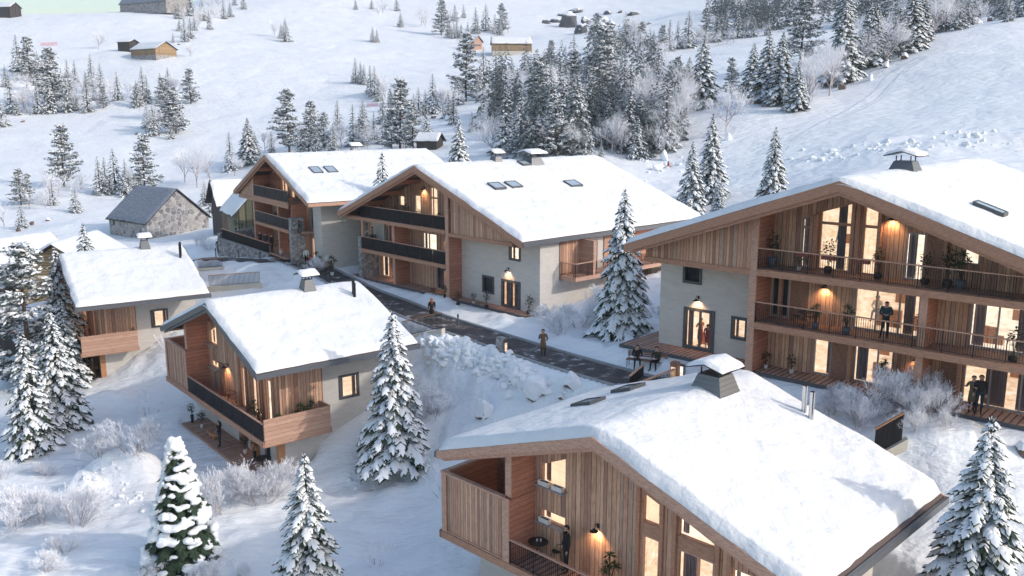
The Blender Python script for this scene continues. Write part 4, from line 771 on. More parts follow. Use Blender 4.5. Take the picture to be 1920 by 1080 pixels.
# ---------------------------------------------------------------- trees
def np_mesh(name, V, F, Mi, mats, smooth=False):
    me = bpy.data.meshes.new(name); me.from_pydata(V, [], F)
    for m_ in mats: me.materials.append(MT[m_])
    me.polygons.foreach_set('material_index', Mi)
    if smooth: me.polygons.foreach_set('use_smooth', [True]*len(F))
    me.update(); return me
def proto_spruce(seed, H=10., Rr=2.2, step=.36, nb=8, snow=.85, twigs=5, near=True, green='needles', narrow=1.):
    rg = random.Random(seed); V = []; F = []; M = []; V2 = []; F2 = []
    def kite(p, d, side, l, w, sn, sag):
        # p root, d direction, side lateral unit, dark kite below and snow pad above
        tip = p+d*l+Vector((0, 0, -sag)); mid = p+d*(l*.5)+Vector((0, 0, -sag*.35))
        n = len(V); ww = w*1.15
        V.extend([p, mid+side*ww+Vector((0, 0, -w*.75)), tip+d*(l*.10)+Vector((0, 0, -w*.3)), mid-side*ww+Vector((0, 0, -w*.75)), mid+Vector((0, 0, .0))])
        F.extend([(n, n+1, n+4), (n+1, n+2, n+4), (n+2, n+3, n+4), (n+3, n, n+4)]); M.extend([0]*4)
        if rg.random() < sn:
            n = len(V2); o = Vector((0, 0, .035)); t = w*rg.uniform(.35, .75)
            m1 = p+d*(l*.22); m2 = p+d*(l*.72)+Vector((0, 0, -sag*.55)); q_ = 1.3 if near else 1.; k1 = rg.uniform(.5, .85)*q_; k2 = rg.uniform(.55, 1.)*q_
            V2.extend([p+o*0, m1+side*w*k1, m2+side*w*k2*.85, tip, m2-side*w*k1*.85, m1-side*w*k2, m1+Vector((0, 0, t)), m2+Vector((0, 0, t))])
            F2.extend([(n, n+1, n+6), (n+1, n+2, n+7, n+6), (n+2, n+3, n+7), (n+3, n+4, n+7), (n+4, n+5, n+6, n+7), (n+5, n, n+6)])
    z = H*.07; lev = 0
    while z < H*.985:
        f = z/H; L0 = Rr*((1-f)**.82)*narrow+.1; n = max(4, int(nb*(.45+.55*(1-f)))); ph = rg.random()*6.28
        for k in range(n):
            a = ph+6.283*k/n+rg.uniform(-.25, .25); L = L0*rg.uniform(.72, 1.12); zz = z+rg.uniform(-.16, .16)*step*2
            rad = Vector((math.cos(a), math.sin(a), 0)); lat = Vector((-math.sin(a), math.cos(a), 0)); dr = rg.uniform(.34, .62)
            def C(t): return rad*(L*t)+Vector((0, 0, zz+L*(.12*t-dr*t*t)))
            nt = max(2, int(twigs*(.4+L/Rr*.75)))
            for i in range(nt):
                t = .28+.72*(i+rg.random()*.5)/nt; p = C(t); tang = (C(min(t+.05, 1.05))-C(t-.05)).normalized()
                for s in (-1, 1):
                    d = (tang*.75+lat*s*rg.uniform(.55, .95)).normalized(); l = L*(.30 if twigs < 7 else .235)*(1.25-t*.7)*rg.uniform(.7, 1.35)+.09; kite(p, d, d.cross(Vector((0, 0, 1))).normalized(), l, l*rg.uniform(.22, .34), snow, l*rg.uniform(.1, .5))
            p = C(.78); tang = (C(1)-C(.7)).normalized(); kite(p, tang, lat, L*.34+.1, L*.085+.035, snow, .05*L)
        z += step*(.62+.38*(1-f))*rg.uniform(.9, 1.1); lev += 1
    for k in range(5):
        a = k*1.256; d = Vector((math.cos(a)*.45, math.sin(a)*.45, 1)).normalized(); kite(Vector((0, 0, H*.965)), d, Vector((-math.sin(a), math.cos(a), 0)), H*.035, .05, snow, 0)
    foliage = np_mesh('foliage', V, F, M, [green]); snowm = np_mesh('snow_cover', V2, F2, [0]*len(F2), ['snow_tree'], near) if V2 else None
    t = MB(); t.tube([(0, 0, -.6), (0, 0, H*.3), (0.02, 0, H*.7), (0, 0, H*1.01)], [H*.019, H*.015, H*.008, .012], 7)
    tm = bpy.data.meshes.new('trunk'); tm.from_pydata(t.v, [], t.f); tm.materials.append(MT['bark'])
    return dict(H=H, foliage=foliage, snow_cover=snowm, trunk=tm)
def proto_pine(seed, H=12.):
    rg = random.Random(seed); V = []; F = []; M = []; t = MB(); lean = rg.uniform(-.03, .03)
    t.tube([(0, 0, -.6), (lean*H*.4, 0, H*.4), (lean*H, 0, H*.97)], [.19, .14, .03], 7); n = 84
    for k in range(n):
        f = .09+.90*k/n; z = H*f; a = rg.random()*6.28; L = (H*.23*(1-(f-.08)**1.5)*rg.uniform(.5, 1.15)+.3); base = Vector((lean*z, 0, z)); d = Vector((math.cos(a), math.sin(a), rg.uniform(-.15, .3))); end = base+d*L
        t.tube([base, base+d*L*.55, end], [.05*(1.2-f), .03*(1.2-f), .01], 4, cap=False)
        for c in range(int(3+L*2.4)):
            tt = rg.uniform(.3, 1.05); cp = base+d*L*tt+Vector((rg.gauss(0, .16), rg.gauss(0, .16), rg.gauss(0, .12))); r = rg.uniform(.25, .48)
            for q in range(13):
                u = Vector((rg.gauss(0, 1), rg.gauss(0, 1), rg.gauss(0, .6))).normalized(); p = cp+u*r*rg.uniform(.3, 1); v = Vector((rg.gauss(0, 1), rg.gauss(0, 1), rg.gauss(0, .5))).normalized()*rg.uniform(.13, .24); w = u.cross(v).normalized()*rg.uniform(.06, .11); i = len(V)
                V.extend([p-v, p+w, p+v, p-w]); F.append((i, i+1, i+2, i+3)); M.append(1 if (u.z > -.05 and rg.random() < .86) else 0)
    tm = bpy.data.meshes.new('trunk'); tm.from_pydata(t.v, [], t.f); tm.materials.append(MT['bark'])
    return dict(H=H, foliage=np_mesh('foliage', V, F, M, ['needles_frost', 'snow_tree']), snow_cover=None, trunk=tm)
def proto_bare(seed, H=6., stems=1, lv=5, spread=.55, frost=.8, density=1., sub=3):
    rg = random.Random(seed); V = []; F = []; M = []
    def seg(p, q, r0, r1, m):
        d = (q-p).normalized(); x = d.cross(Vector((.3, .2, 1))).normalized(); y = d.cross(x); i = len(V)
        if m == 1:
            V.extend([p-x*r0, p+x*r0, q+x*r1, q-x*r1]); F.append((i, i+1, i+2, i+3)); M.append(1); return
        for c, r in ((p, r0), (q, r1)):
            for k in range(3): a = k*2.094; V.append(c+(x*math.cos(a)+y*math.sin(a))*r)
        for k in range(3): F.append((i+k, i+(k+1) % 3, i+3+(k+1) % 3, i+3+k)); M.append(0)
    def grow(p, d, L, r, l):
        m = 1 if (l >= lv-2 or (l >= lv-3 and rg.random() < frost)) else 0; q = p+d*L; seg(p, q, r, r*.68, m)
        if l >= lv: return
        nchild = sub if l < lv-1 else int(3*density+rg.random()*1.5)
        for k in range(nchild):
            ax = Vector((rg.gauss(0, 1), rg.gauss(0, 1), rg.gauss(0, .7))).normalized(); nd = (d+ax*spread*rg.uniform(.7, 1.35)+Vector((0, 0, .10))).normalized(); s = rg.uniform(.5, 1); grow(p+(q-p)*s, nd, L*rg.uniform(.6, .86), max(r*.6, .0065), l+1)
        if l < lv-1: grow(q, (d+Vector((rg.gauss(0, .13), rg.gauss(0, .13), .05))).normalized(), L*.78, r*.68, l+1)
    for s in range(stems):
        a = rg.random()*6.28; tilt = rg.uniform(.15, 1.25) if stems > 1 else .03; d = Vector((math.cos(a)*tilt, math.sin(a)*tilt, 1)).normalized(); grow(Vector((math.cos(a)*.1, math.sin(a)*.1, -.15)) if stems > 1 else Vector((0, 0, -.2)), d, H*.27, H*(.014 if stems == 1 else .008), 0)
    zm = max(v.z for v in V)
    return dict(H=zm, foliage=np_mesh('twigs', V, F, M, ['frost_twig', 'frost']), snow_cover=None, trunk=None, whole=True)
def proto_blobtree(seed=5, H=6., Rr=1.75):
    rg = random.Random(seed); V = []; F = []; M = []
    P = proto_spruce(seed, H, Rr*1.02, .24, 11, 0, 8)
    bm = bmesh.new(); n = 0
    mb = bpy.data.metaballs.new('tmp'); mb.resolution = .085; mb.threshold = .25; ob = bpy.data.objects.new('tmp', mb); COL.objects.link(ob)
    for k in range(260):
        f = rg.random()**1.05; z = H*(.05+.95*f); a = rg.random()*6.28; L = (Rr*1.04*((1-f)**.8)+.06)*rg.uniform(.74, .98); cx, cy = math.cos(a)*L, math.sin(a)*L; zz = z-L*.22; r = rg.uniform(.11, .25)*(1-.35*f)
        nq = rg.randint(1, 4); sl_ = rg.uniform(-.5, .3)
        for q in range(nq):
            o_ = (q-(nq-1)/2)*.15; e = mb.elements.new(); e.type = 'ELLIPSOID'; e.co = (cx-math.sin(a)*o_, cy+math.cos(a)*o_, zz+sl_*o_+rg.gauss(0, .03)); e.radius = r*1.35; e.size_x = e.size_y = 1.15; e.size_z = .74
    for k in range(7):
        e = mb.elements.new(); e.co = (rg.gauss(0, .05), rg.gauss(0, .05), H*(.86+.02*k)); e.radius = .22-.015*k
    bpy.context.view_layer.update(); dg = bpy.context.evaluated_depsgraph_get(); me = bpy.data.meshes.new_from_object(ob.evaluated_get(dg)); bpy.data.objects.remove(ob); bpy.data.metaballs.remove(mb)
    cc = np.zeros(len(me.vertices)*3); me.vertices.foreach_get('co', cc); cc = cc.reshape(-1, 3); nn = fbm(cc[:, 0]*3+9, cc[:, 1]*3+cc[:, 2]*4, .55, 3)*.09; cc[:, :2] *= (1+nn[:, None]*.9); cc[:, 2] += nn*.6; me.vertices.foreach_set('co', cc.ravel()); me.name = 'snow_cover'; me.materials.clear(); me.materials.append(MT['snow_lump']); me.polygons.foreach_set('use_smooth', [True]*len(me.polygons))
    P['snow_cover'] = me; return P
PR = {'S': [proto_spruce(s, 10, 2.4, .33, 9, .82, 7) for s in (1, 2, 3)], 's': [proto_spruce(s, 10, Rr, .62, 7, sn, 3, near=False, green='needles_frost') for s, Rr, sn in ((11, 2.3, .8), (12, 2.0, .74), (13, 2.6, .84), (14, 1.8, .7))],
      'P': [proto_pine(s) for s in (21, 22, 23)], 'D': [proto_bare(s, 7, 1, 6, .72) for s in (31, 32, 33)], 'B': [proto_bare(s, 2.0, 9, 6, .62, 1., .5, 2) for s in (41, 42, 43)], 'T': [proto_bare(s, 1.6, 6, 3, .35, .0, .8, 2) for s in (51, 52)], 'N': [proto_spruce(61, 9, 2.3, .27, 10, .9, 9)], 'K': [proto_blobtree()]}
INFO = {'S': ('spruce_tree', 'tree'), 's': ('spruce_tree', 'tree'), 'N': ('spruce_tree', 'tree'), 'P': ('pine_tree', 'tree'), 'D': ('birch_tree', 'tree'), 'B': ('frosted_bush', 'bush'), 'T': ('bare_shrub', 'shrub'), 'K': ('spruce_tree', 'tree')}
TR = random.Random(99)
def tree(kind, p, h, label, group=None, rot=None, wid=1.):
    P = PR[kind][TR.randrange(len(PR[kind]))]; nm, cat = INFO[kind]; k = h/P['H']
    if P.get('whole'): o = link(nm, P['foliage'])
    else:
        o = bpy.data.objects.new(nm, None); COL.objects.link(o); o.empty_display_size = .3
        link('trunk', P['trunk'], o); c = link('crown', P['foliage'], o)
        if P['snow_cover']: link('crown_snow', P['snow_cover'], c)
    o.location = (p[0], p[1], p[2]-.05); o.rotation_euler = (0, 0, TR.uniform(0, 6.28) if rot is None else rot); o.scale = (k*wid, k*wid, k)
    return tag(o, label, cat, group)
def gp(px, py, Y=None):
    if Y is None: return on_ground(px, py)
    p = at_y(px, py, Y); return (p[0], Y, hz(p[0], Y))
def tpx(kind, px, py, hpx, label, group=None, Y=None, wid=1., rot=None):
    p = gp(px, py, Y)
    if p is None: return None
    return tree(kind, p, hpx/scale_at(p), label, group, rot, wid)
def ttop(kind, px, ytop, Y, label, group=None, wid=1.):
    """tree standing at depth Y under column px, tall enough for its tip to reach photo row ytop"""
    p0 = at_y(px, 540, Y); z = hz(p0[0], Y); top = at_y(px, ytop, Y); return tree(kind, (top[0], Y, z), max(1.5, top[2]-z), label, group, None, wid)
ttop('S', 38, 620, 57, 'snow laden spruce at the left edge, lower of the pair beside the small chalet')
ttop('S', 92, 578, 60.5, 'snow laden spruce beside the wooden deck of the leftmost small chalet')
ttop('N', 735, 582, 50, 'tall snow laden spruce right of the middle small chalet')
ttop('N', 570, 848, 36.5, 'snow laden spruce cut by the bottom edge, left of the nearest chalet')
ttop('K', 327, 822, 41, 'dark green spruce carrying thick rounded lumps of snow in the left foreground')
ttop('N', 1172, 352, 56.5, 'tall snowy spruce between the two big chalets, its base among bushes', wid=.9)
ttop('N', 1862, 778, 29.5, 'big snow laden spruce cut by the bottom right corner', wid=1.0)
ttop('S', 1300, 264, 112, 'dark spruce left of the pair behind the right chalet roof'); ttop('S', 1338, 212, 116, 'tallest spruce of the pair behind the right chalet roof'); ttop('S', 1350, 330, 104, 'small spruce at the foot of the pair behind the right chalet')
ttop('S', 1456, 237, 100, 'lone snowy spruce rising straight behind the left roof slope of the right chalet'); ttop('S', 155, 418, 84, 'lone spruce in front of the old timber house roof')
ttop('P', 32, 455, 70, 'big frosted pine at the left edge beside the leftmost small chalet', wid=1.3); ttop('S', 101, 462, 74, 'slim snowy spruce behind the gable of the leftmost small chalet'); ttop('S', 112, 560, 70, 'dark spruce half hidden behind the leftmost small chalet balcony', wid=1.2)
ttop('S', 716, 285, 83.3, 'slim spruce between the rear chalet and the middle large chalet', wid=.9); ttop('S', 860, 218, 125, 'broad snowy spruce behind the ridge of the middle large chalet')
ttop('s', 268, 424, 112, 'tiny spruce against the stone barn corner')
CL = [
('stand left of the golden log barn', [(35,135,60,'s'),(58,155,75,'P'),(12,163,37,'s'),(103,200,95,'P'),(72,213,48,'S'),(92,203,48,'S'),(32,215,28,'s'),(4,237,48,'S'),(45,205,40,'D'),(80,145,35,'D'),(50,212,45,'D')]),
('stand below the golden log barn', [(127,145,30,'s'),(142,157,38,'s'),(173,160,50,'s'),(190,166,42,'s'),(165,210,55,'s'),(177,188,32,'s'),(125,207,32,'s'),(145,207,24,'s'),(222,188,46,'s'),(163,170,30,'s'),(207,177,30,'D'),(240,180,25,'D'),(115,190,40,'D')]),
('sparse row under the golden log barn', [(258,200,42,'s'),(269,185,52,'s'),(277,193,45,'s'),(303,195,50,'s'),(318,187,52,'s'),(358,195,58,'P')]),
('round clump under the log barn slope', [(330,250,75,'P'),(318,250,60,'P'),(288,253,50,'s'),(277,240,40,'s'),(321,260,30,'s'),(295,250,40,'D'),(345,245,45,'D')]),
('row above the stone barn', [(120,350,100,'P'),(40,385,60,'P'),(55,382,50,'P'),(188,365,62,'s'),(200,365,60,'s'),(217,362,72,'s'),(238,368,60,'s'),(272,362,95,'P'),(347,342,65,'D'),(370,352,75,'D'),(395,345,65,'D'),(143,398,42,'s'),(100,385,42,'s'),(42,428,40,'s'),(85,392,35,'D'),(8,425,45,'D'),(385,385,40,'s'),(398,402,55,'s'),(250,362,40,'D')]),
('group left of the rear chalet ridge', [(433,320,62,'s'),(468,308,75,'S'),(480,305,50,'s'),(510,287,35,'s'),(497,287,45,'D'),(440,330,40,'D')]),
('row right behind the rear chalet roof', [(543,285,102,'P'),(565,290,50,'s'),(593,287,46,'s'),(608,277,58,'P'),(625,283,44,'s'),(580,280,50,'D'),(640,275,45,'D'),(663,272,66,'S'),(702,262,46,'s'),(722,268,50,'s'),(750,281,115,'P'),(775,281,70,'P'),(735,281,60,'P'),(690,270,35,'D')]),
('ridge stand beside the long stone barn', [(335,35,30,'s'),(358,30,40,'s'),(380,38,35,'s'),(393,55,30,'s'),(365,57,27,'s'),(347,78,38,'s'),(358,72,35,'s'),(337,58,22,'s'),(420,35,32,'s'),(432,32,25,'s'),(457,17,25,'s'),(325,80,16,'s'),(375,45,30,'D'),(398,22,30,'D'),(410,15,28,'D'),(345,25,35,'D'),(440,10,25,'s'),(395,35,25,'D')]),
('small upper meadow groups', [(536,78,38,'s'),(515,68,30,'D'),(528,72,24,'s'),(667,18,20,'s'),(697,17,18,'s'),(718,25,26,'D'),(699,79,25,'s'),(707,79,22,'s'),(185,93,33,'D'),(358,107,25,'D')]),
('upper group left of the hay barn', [(827,66,58,'P'),(840,70,28,'s'),(851,72,28,'s'),(857,70,30,'s'),(865,72,25,'s'),(877,60,18,'s'),(892,62,42,'s'),(895,64,25,'s'),(911,58,44,'s'),(928,63,32,'s'),(937,66,28,'s'),(942,62,48,'P'),(953,62,25,'D')]),
('diagonal row in the middle meadow', [(667,155,40,'s'),(677,157,36,'s'),(683,158,32,'s'),(695,176,46,'s'),(703,182,50,'s'),(710,190,36,'s'),(715,180,45,'D'),(722,186,30,'D')]),
('stand left of the central wood', [(785,217,46,'s'),(798,215,40,'s'),(812,213,64,'s'),(830,212,52,'D'),(860,197,45,'S'),(885,248,34,'s'),(903,213,45,'D'),(873,190,110,'P'),(900,187,55,'s'),(822,210,40,'D')]),
('wood just under the hay barn', [(907,170,70,'s'),(930,178,75,'s'),(940,178,60,'s'),(960,155,40,'s'),(975,183,50,'D'),(983,143,38,'s'),(995,160,50,'s'),(1015,190,55,'s'),(1020,157,50,'s'),(1037,172,50,'s'),(1035,127,45,'P'),(1050,165,50,'s'),(1060,165,48,'s'),(1075,135,60,'s'),(918,165,45,'s'),(950,172,40,'D')]),
('middle of the central wood', [(1100,160,60,'s'),(1130,200,130,'P'),(1075,200,90,'P'),(1173,207,70,'S'),(1220,187,42,'s'),(1187,215,60,'D'),(1207,240,80,'D'),(1233,245,80,'D'),(1270,210,88,'P'),(1150,190,60,'s'),(1108,205,70,'P'),(1095,180,60,'s'),(1165,170,50,'s'),(1135,150,55,'s'),(1245,215,60,'D'),(1285,195,60,'s')]),
('wood behind the middle large chalet', [(948,287,108,'s'),(977,285,95,'s'),(993,285,60,'s'),(948,297,25,'s'),(998,228,42,'s'),(1010,275,60,'D'),(1043,293,100,'P'),(1053,285,70,'s'),(1103,293,55,'S'),(1127,293,28,'s'),(1140,262,66,'s'),(1157,260,60,'D'),(1195,297,68,'S'),(1253,270,60,'S'),(923,290,70,'D'),(1073,290,60,'D'),(1147,288,70,'D'),(1090,240,70,'P'),(1113,235,80,'P')]),
('dark row by the brown rocks', [(1290,200,80,'S'),(1316,200,115,'S'),(1370,180,62,'P'),(1360,252,90,'D'),(1410,180,85,'S'),(1437,190,112,'S'),(1462,195,115,'S'),(1493,207,80,'S'),(1517,195,100,'D'),(1555,180,100,'D'),(1500,120,125,'P')]),
('row climbing the right crest', [(1577,157,135,'S'),(1625,125,105,'S'),(1637,122,100,'S'),(1663,122,90,'D'),(1707,95,105,'S'),(1745,75,85,'D'),(1728,80,80,'S'),(1797,55,62,'S'),(1770,60,70,'D'),(1890,40,50,'S'),(1685,108,80,'P'),(1600,140,90,'D')]),
('band across the upper right meadow', [(1290,90,60,'s'),(1323,78,55,'P'),(1343,78,50,'s'),(1352,72,42,'s'),(1362,71,38,'s'),(1383,71,45,'s'),(1398,70,34,'s'),(1413,69,34,'s'),(1440,66,28,'s'),(1270,92,45,'s'),(1305,86,40,'D'),(1255,95,50,'s'),(1240,98,45,'P'),(1225,102,40,'s'),(1205,105,45,'D')]),
]
ORD = 'first second third fourth fifth sixth seventh eighth ninth tenth eleventh twelfth thirteenth fourteenth fifteenth sixteenth seventeenth eighteenth nineteenth twentieth'.split()
WORD = {'s': 'spruce', 'S': 'spruce', 'P': 'pine', 'D': 'bare frosted tree'}
ADJ = {'s': 'frosted', 'S': 'snowy', 'P': 'frosted', 'D': ''}
def plant_cluster(nm, items):
    cnt = {}
    for it in sorted(items, key=lambda t: t[0]):
        w = WORD[it[3]]; cnt[w] = cnt.get(w, 0)+1; i = cnt[w]-1
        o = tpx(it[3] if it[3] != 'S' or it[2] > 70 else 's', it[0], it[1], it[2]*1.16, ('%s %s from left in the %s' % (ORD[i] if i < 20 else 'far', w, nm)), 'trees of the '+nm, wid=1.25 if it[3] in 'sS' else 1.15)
        if o is None: print('no ground', it)
for c in CL: plant_cluster(*c)
# denser wood: more trees between the listed ones, counted in named strips
def fill(nm, poly, n, hp, seed, mix='sssPD'):
    rg = random.Random(seed); xs = [p[0] for p in poly]; ys = [p[1] for p in poly]; out = []
    def inside(x, y):
        c = False; j = len(poly)-1
        for i in range(len(poly)):
            if (poly[i][1] > y) != (poly[j][1] > y) and x < (poly[j][0]-poly[i][0])*(y-poly[i][1])/(poly[j][1]-poly[i][1])+poly[i][0]: c = not c
            j = i
        return c
    tries = 0
    while len(out) < n and tries < 4000:
        tries += 1; x, y = rg.uniform(min(xs), max(xs)), rg.uniform(min(ys), max(ys))
        if inside(x, y) and all(abs(x-a)+2.2*abs(y-b) > 9 for a, b, *_ in out): out.append((x, y, hp(y)*rg.uniform(.65, 1.15), rg.choice(mix)))
    plant_cluster(nm, out)
fill('dense wood above the middle chalet roof', [(1010,215),(1150,150),(1180,200),(1100,285),(1040,280)], 16, lambda y: 52+(y-100)*.3, 1)
fill('dense wood above the right chalet gap', [(1180,200),(1260,190),(1290,250),(1250,290),(1130,285)], 16, lambda y: 52+(y-100)*.3, 2, 'sPDDs')
fill('wood just below the cliff rocks', [(1080,110),(1180,80),(1230,105),(1180,160),(1090,150)], 16, lambda y: 46+(y-60)*.25, 3, 'sssPD')
fill('far forest top row left half', [(1340,18),(1600,0),(1600,40),(1420,66)], 19, lambda y: 48+y*.2, 4, 'sssDP')
fill('far forest right of the summit gap', [(1600,-20),(1930,-60),(1930,20),(1620,40)], 19, lambda y: 60, 5, 'sssDP')
fill('far forest strip along the top edge', [(1400,-18),(1640,-30),(1640,8),(1400,12)], 18, lambda y: 50, 6, 'ssD')
fill('forest behind the right crest', [(1560,40),(1760,10),(1760,60),(1600,110)], 18, lambda y: 75, 7, 'sSDP')
fill('forest edge beside the crest rocks', [(1740,20),(1930,-10),(1930,30),(1760,60)], 14, lambda y: 70, 8, 'sSD')
fill('loose stand across the upper left slope', [(0,140),(120,128),(260,160),(350,195),(345,250),(250,212),(100,212),(0,228)], 16, lambda y: 40+(y-140)*.25, 9, 'sssPD')
fill('loose belt above the rear chalet roof', [(530,250),(640,215),(780,190),(860,215),(850,275),(700,275),(560,288)], 16, lambda y: 42+(y-190)*.25, 10, 'sssPD')
fill('thin scatter on the top middle slope', [(650,15),(960,20),(960,60),(830,74),(660,30)], 10, lambda y: 22+y*.2, 11, 'sssD')
# the wood floor and the farthest forest, which read as one mass
def mass(name, label, cat, kinds, polys, n, hm_, seed):
    rg = random.Random(seed); Vs = []; Fs = []; Ms = []; off = 0; cache = []
    for kd in kinds:
        me = kd; v = np.zeros(len(me.vertices)*3); me.vertices.foreach_get('co', v); cache.append((v.reshape(-1, 3), [tuple(f.vertices) for f in me.polygons], [f.material_index for f in me.polygons]))
    for poly, cnt in zip(polys, n):
        xs = [q[0] for q in poly]; ys = [q[1] for q in poly]; k = 0; tr_ = 0
        while k < cnt and tr_ < 3000:
            tr_ += 1; px, py = rg.uniform(min(xs), max(xs)), rg.uniform(min(ys), max(ys)); c = False; j = len(poly)-1
            for i in range(len(poly)):
                if (poly[i][1] > py) != (poly[j][1] > py) and px < (poly[j][0]-poly[i][0])*(py-poly[i][1])/(poly[j][1]-poly[i][1])+poly[i][0]: c = not c
                j = i
            g = on_ground(px, py) if c else None
            if g is None: continue
            k += 1; v, f, mi = cache[rg.randrange(len(cache))]; s = rg.uniform(*hm_)/max(v[:, 2]); a = rg.random()*6.28; ca, sa = math.cos(a), math.sin(a)
            w = v*s*[1.2, 1.2, 1]; w = np.stack([w[:, 0]*ca-w[:, 1]*sa+g[0], w[:, 0]*sa+w[:, 1]*ca+g[1], w[:, 2]+g[2]-.1], 1); Vs.append(w); Fs += [tuple(i+off for i in t_) for t_ in f]; Ms += mi; off += len(w)
    V_ = np.concatenate(Vs); me = bpy.data.meshes.new(name); me.from_pydata(V_.tolist(), [], Fs)
    for m_ in kinds[0].materials: me.materials.append(m_)
    me.polygons.foreach_set('material_index', Ms); me.update(); tag(link(name, me), label, cat, None, 'stuff')
WOOD = [(880,175),(960,120),(1100,112),(1250,100),(1285,175),(1270,270),(1200,295),(930,295)]; TOPR = [(1330,55),(1345,8),(1500,-30),(1930,-60),(1930,28),(1760,66),(1560,45),(1440,62)]; CREST = [(1560,165),(1700,100),(1900,25),(1900,5),(1700,60),(1560,120)]
SC_ = [(1380,70),(1230,96),(1225,108),(1400,78)]
thin = [proto_bare(s, 5, 1, 5, .75, .8, .6, 3)['foliage'] for s in (71, 72)]
mass('frosted_undergrowth', 'pale frosted undergrowth filling the gaps of the central and upper woods', 'undergrowth', thin, [WOOD, TOPR, CREST, SC_, [(1110,290),(1250,200),(1290,230),(1260,300)], [(1500,200),(1490,170),(1560,130),(1570,170)], [(20,215),(110,212),(115,150),(30,140)], [(120,212),(270,190),(240,160),(130,170)], [(275,255),(350,250),(345,215),(285,215)], [(30,400),(280,362),(260,340),(150,350)], [(545,286),(770,280),(700,262),(560,270)], [(330,80),(460,5),(400,5),(340,30)]], [140, 90, 30, 18, 14, 8, 14, 16, 10, 14, 12, 16], (3.2, 6.0), 3)
def far_proto(seed):
    P = proto_spruce(seed, 10, 2.4, .95, 6, .72, 2, near=False); a, b = P['foliage'], P['snow_cover']; bm = bmesh.new(); bm.from_mesh(a); n = len(bm.faces); bm.from_mesh(b); bm.faces.ensure_lookup_table()
    for f in list(bm.faces)[n:]: f.material_index = 1
    me = bpy.data.meshes.new('far'); bm.to_mesh(me); bm.free(); me.materials.clear(); me.materials.append(MT['needles_frost']); me.materials.append(MT['snow_tree']); return me
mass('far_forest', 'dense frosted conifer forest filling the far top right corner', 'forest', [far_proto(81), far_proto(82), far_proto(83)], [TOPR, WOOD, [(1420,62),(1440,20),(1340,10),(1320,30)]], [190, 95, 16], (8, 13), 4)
# ---------------------------------------------------------------- frosted bushes
BU = [(185,860,65,'B','white frosted bush left of the snow mound, smaller of the pair'),(246,850,92,'B','white frosted bush above the snow mound with upright twigs'),(90,893,42,'B','small frosted bush left of the snow mound'),(5,900,55,'B','frosted bush cut by the left edge above the bottom clump'),
 (30,990,95,'B','large frosted bush in the bottom left corner'),(75,985,85,'B','frosted bush between the two largest at bottom left'),(145,988,100,'B','tall frosted bush below the left snow mound'),(123,1036,48,'B','small round frosted bush under the tall one at bottom left'),(80,1075,55,'B','small frosted bush at the bottom edge near the left corner'),
 (425,958,112,'B','large frosted bush left of pair below the small chalet deck'),(492,945,112,'B','large frosted bush right of pair below the small chalet deck'),(385,935,45,'B','low frosted bush behind the lumpy spruce'),(520,925,80,'B','frosted bush touching the chair end of the small deck'),
 (280,777,52,'T','bare brown shrub on open snow left of the middle small chalet'),(300,1085,52,'B','frosted bush under the lumpy spruce'),(395,1098,62,'B','frosted bush at the bottom edge right of the lumpy spruce'),(440,1090,48,'B','frosted bush low at the bottom edge'),
 (790,795,105,'B','frosted bush right of the tall spruce below the ploughed bank'),(815,785,70,'B','frosted bush just right of the tall spruce bush'),(704,1062,48,'T','few bare stems on open snow left of the nearest chalet'),(686,868,38,'T','bare stems left of the tall spruce foot'),(830,925,60,'T','bare shrub beside the boarded loggia of the nearest chalet'),
 (1560,775,58,'B','frosted bush left end of the row below the right chalet'),(1605,798,90,'B','frosted bush behind the twin steel flues'),(1650,772,115,'B','tall frosted bush in front of the right chalet shutters'),(1700,765,105,'B','frosted bush in front of the reddish planks'),(1745,790,90,'B','frosted bush left of the embracing couple'),(1775,800,50,'B','last frosted bush beside the embracing couple'),(1715,805,62,'B','small frosted bush in the row below the right chalet'),(1585,760,60,'B','low frosted bush against the right chalet deck'),
 (1052,628,62,'B','round frosted bush at the end of the middle chalet deck'),(1085,615,70,'B','frosted bush right of the round one by the middle chalet deck'),(1118,588,75,'B','brownish frosted bush under the side balcony'),(1140,600,60,'B','frosted bush beside the tall spruce base'),(1030,600,45,'B','low frosted bush against the white corner wall'),(1232,588,30,'B','small frosted bush right of the tall spruce'),
 (372,462,35,'B','brownish bush left of the rear terrace wall'),(390,470,25,'B','low brownish bush near the terrace person'),(605,510,45,'B','thin frosted shrub beside the small bench'),(318,660,40,'T','bare shrub between the two small chalets'),(20,600,38,'B','pinkish frosted bush below the big pine'),(75,610,30,'B','low frosted bush under the big pine')]
for px, py, h, k, lb in BU: tpx(k, px, py, h*(.76 if k == 'B' else 1), lb, 'frosted bushes in the hamlet', wid=1.15 if k == 'B' else 1)
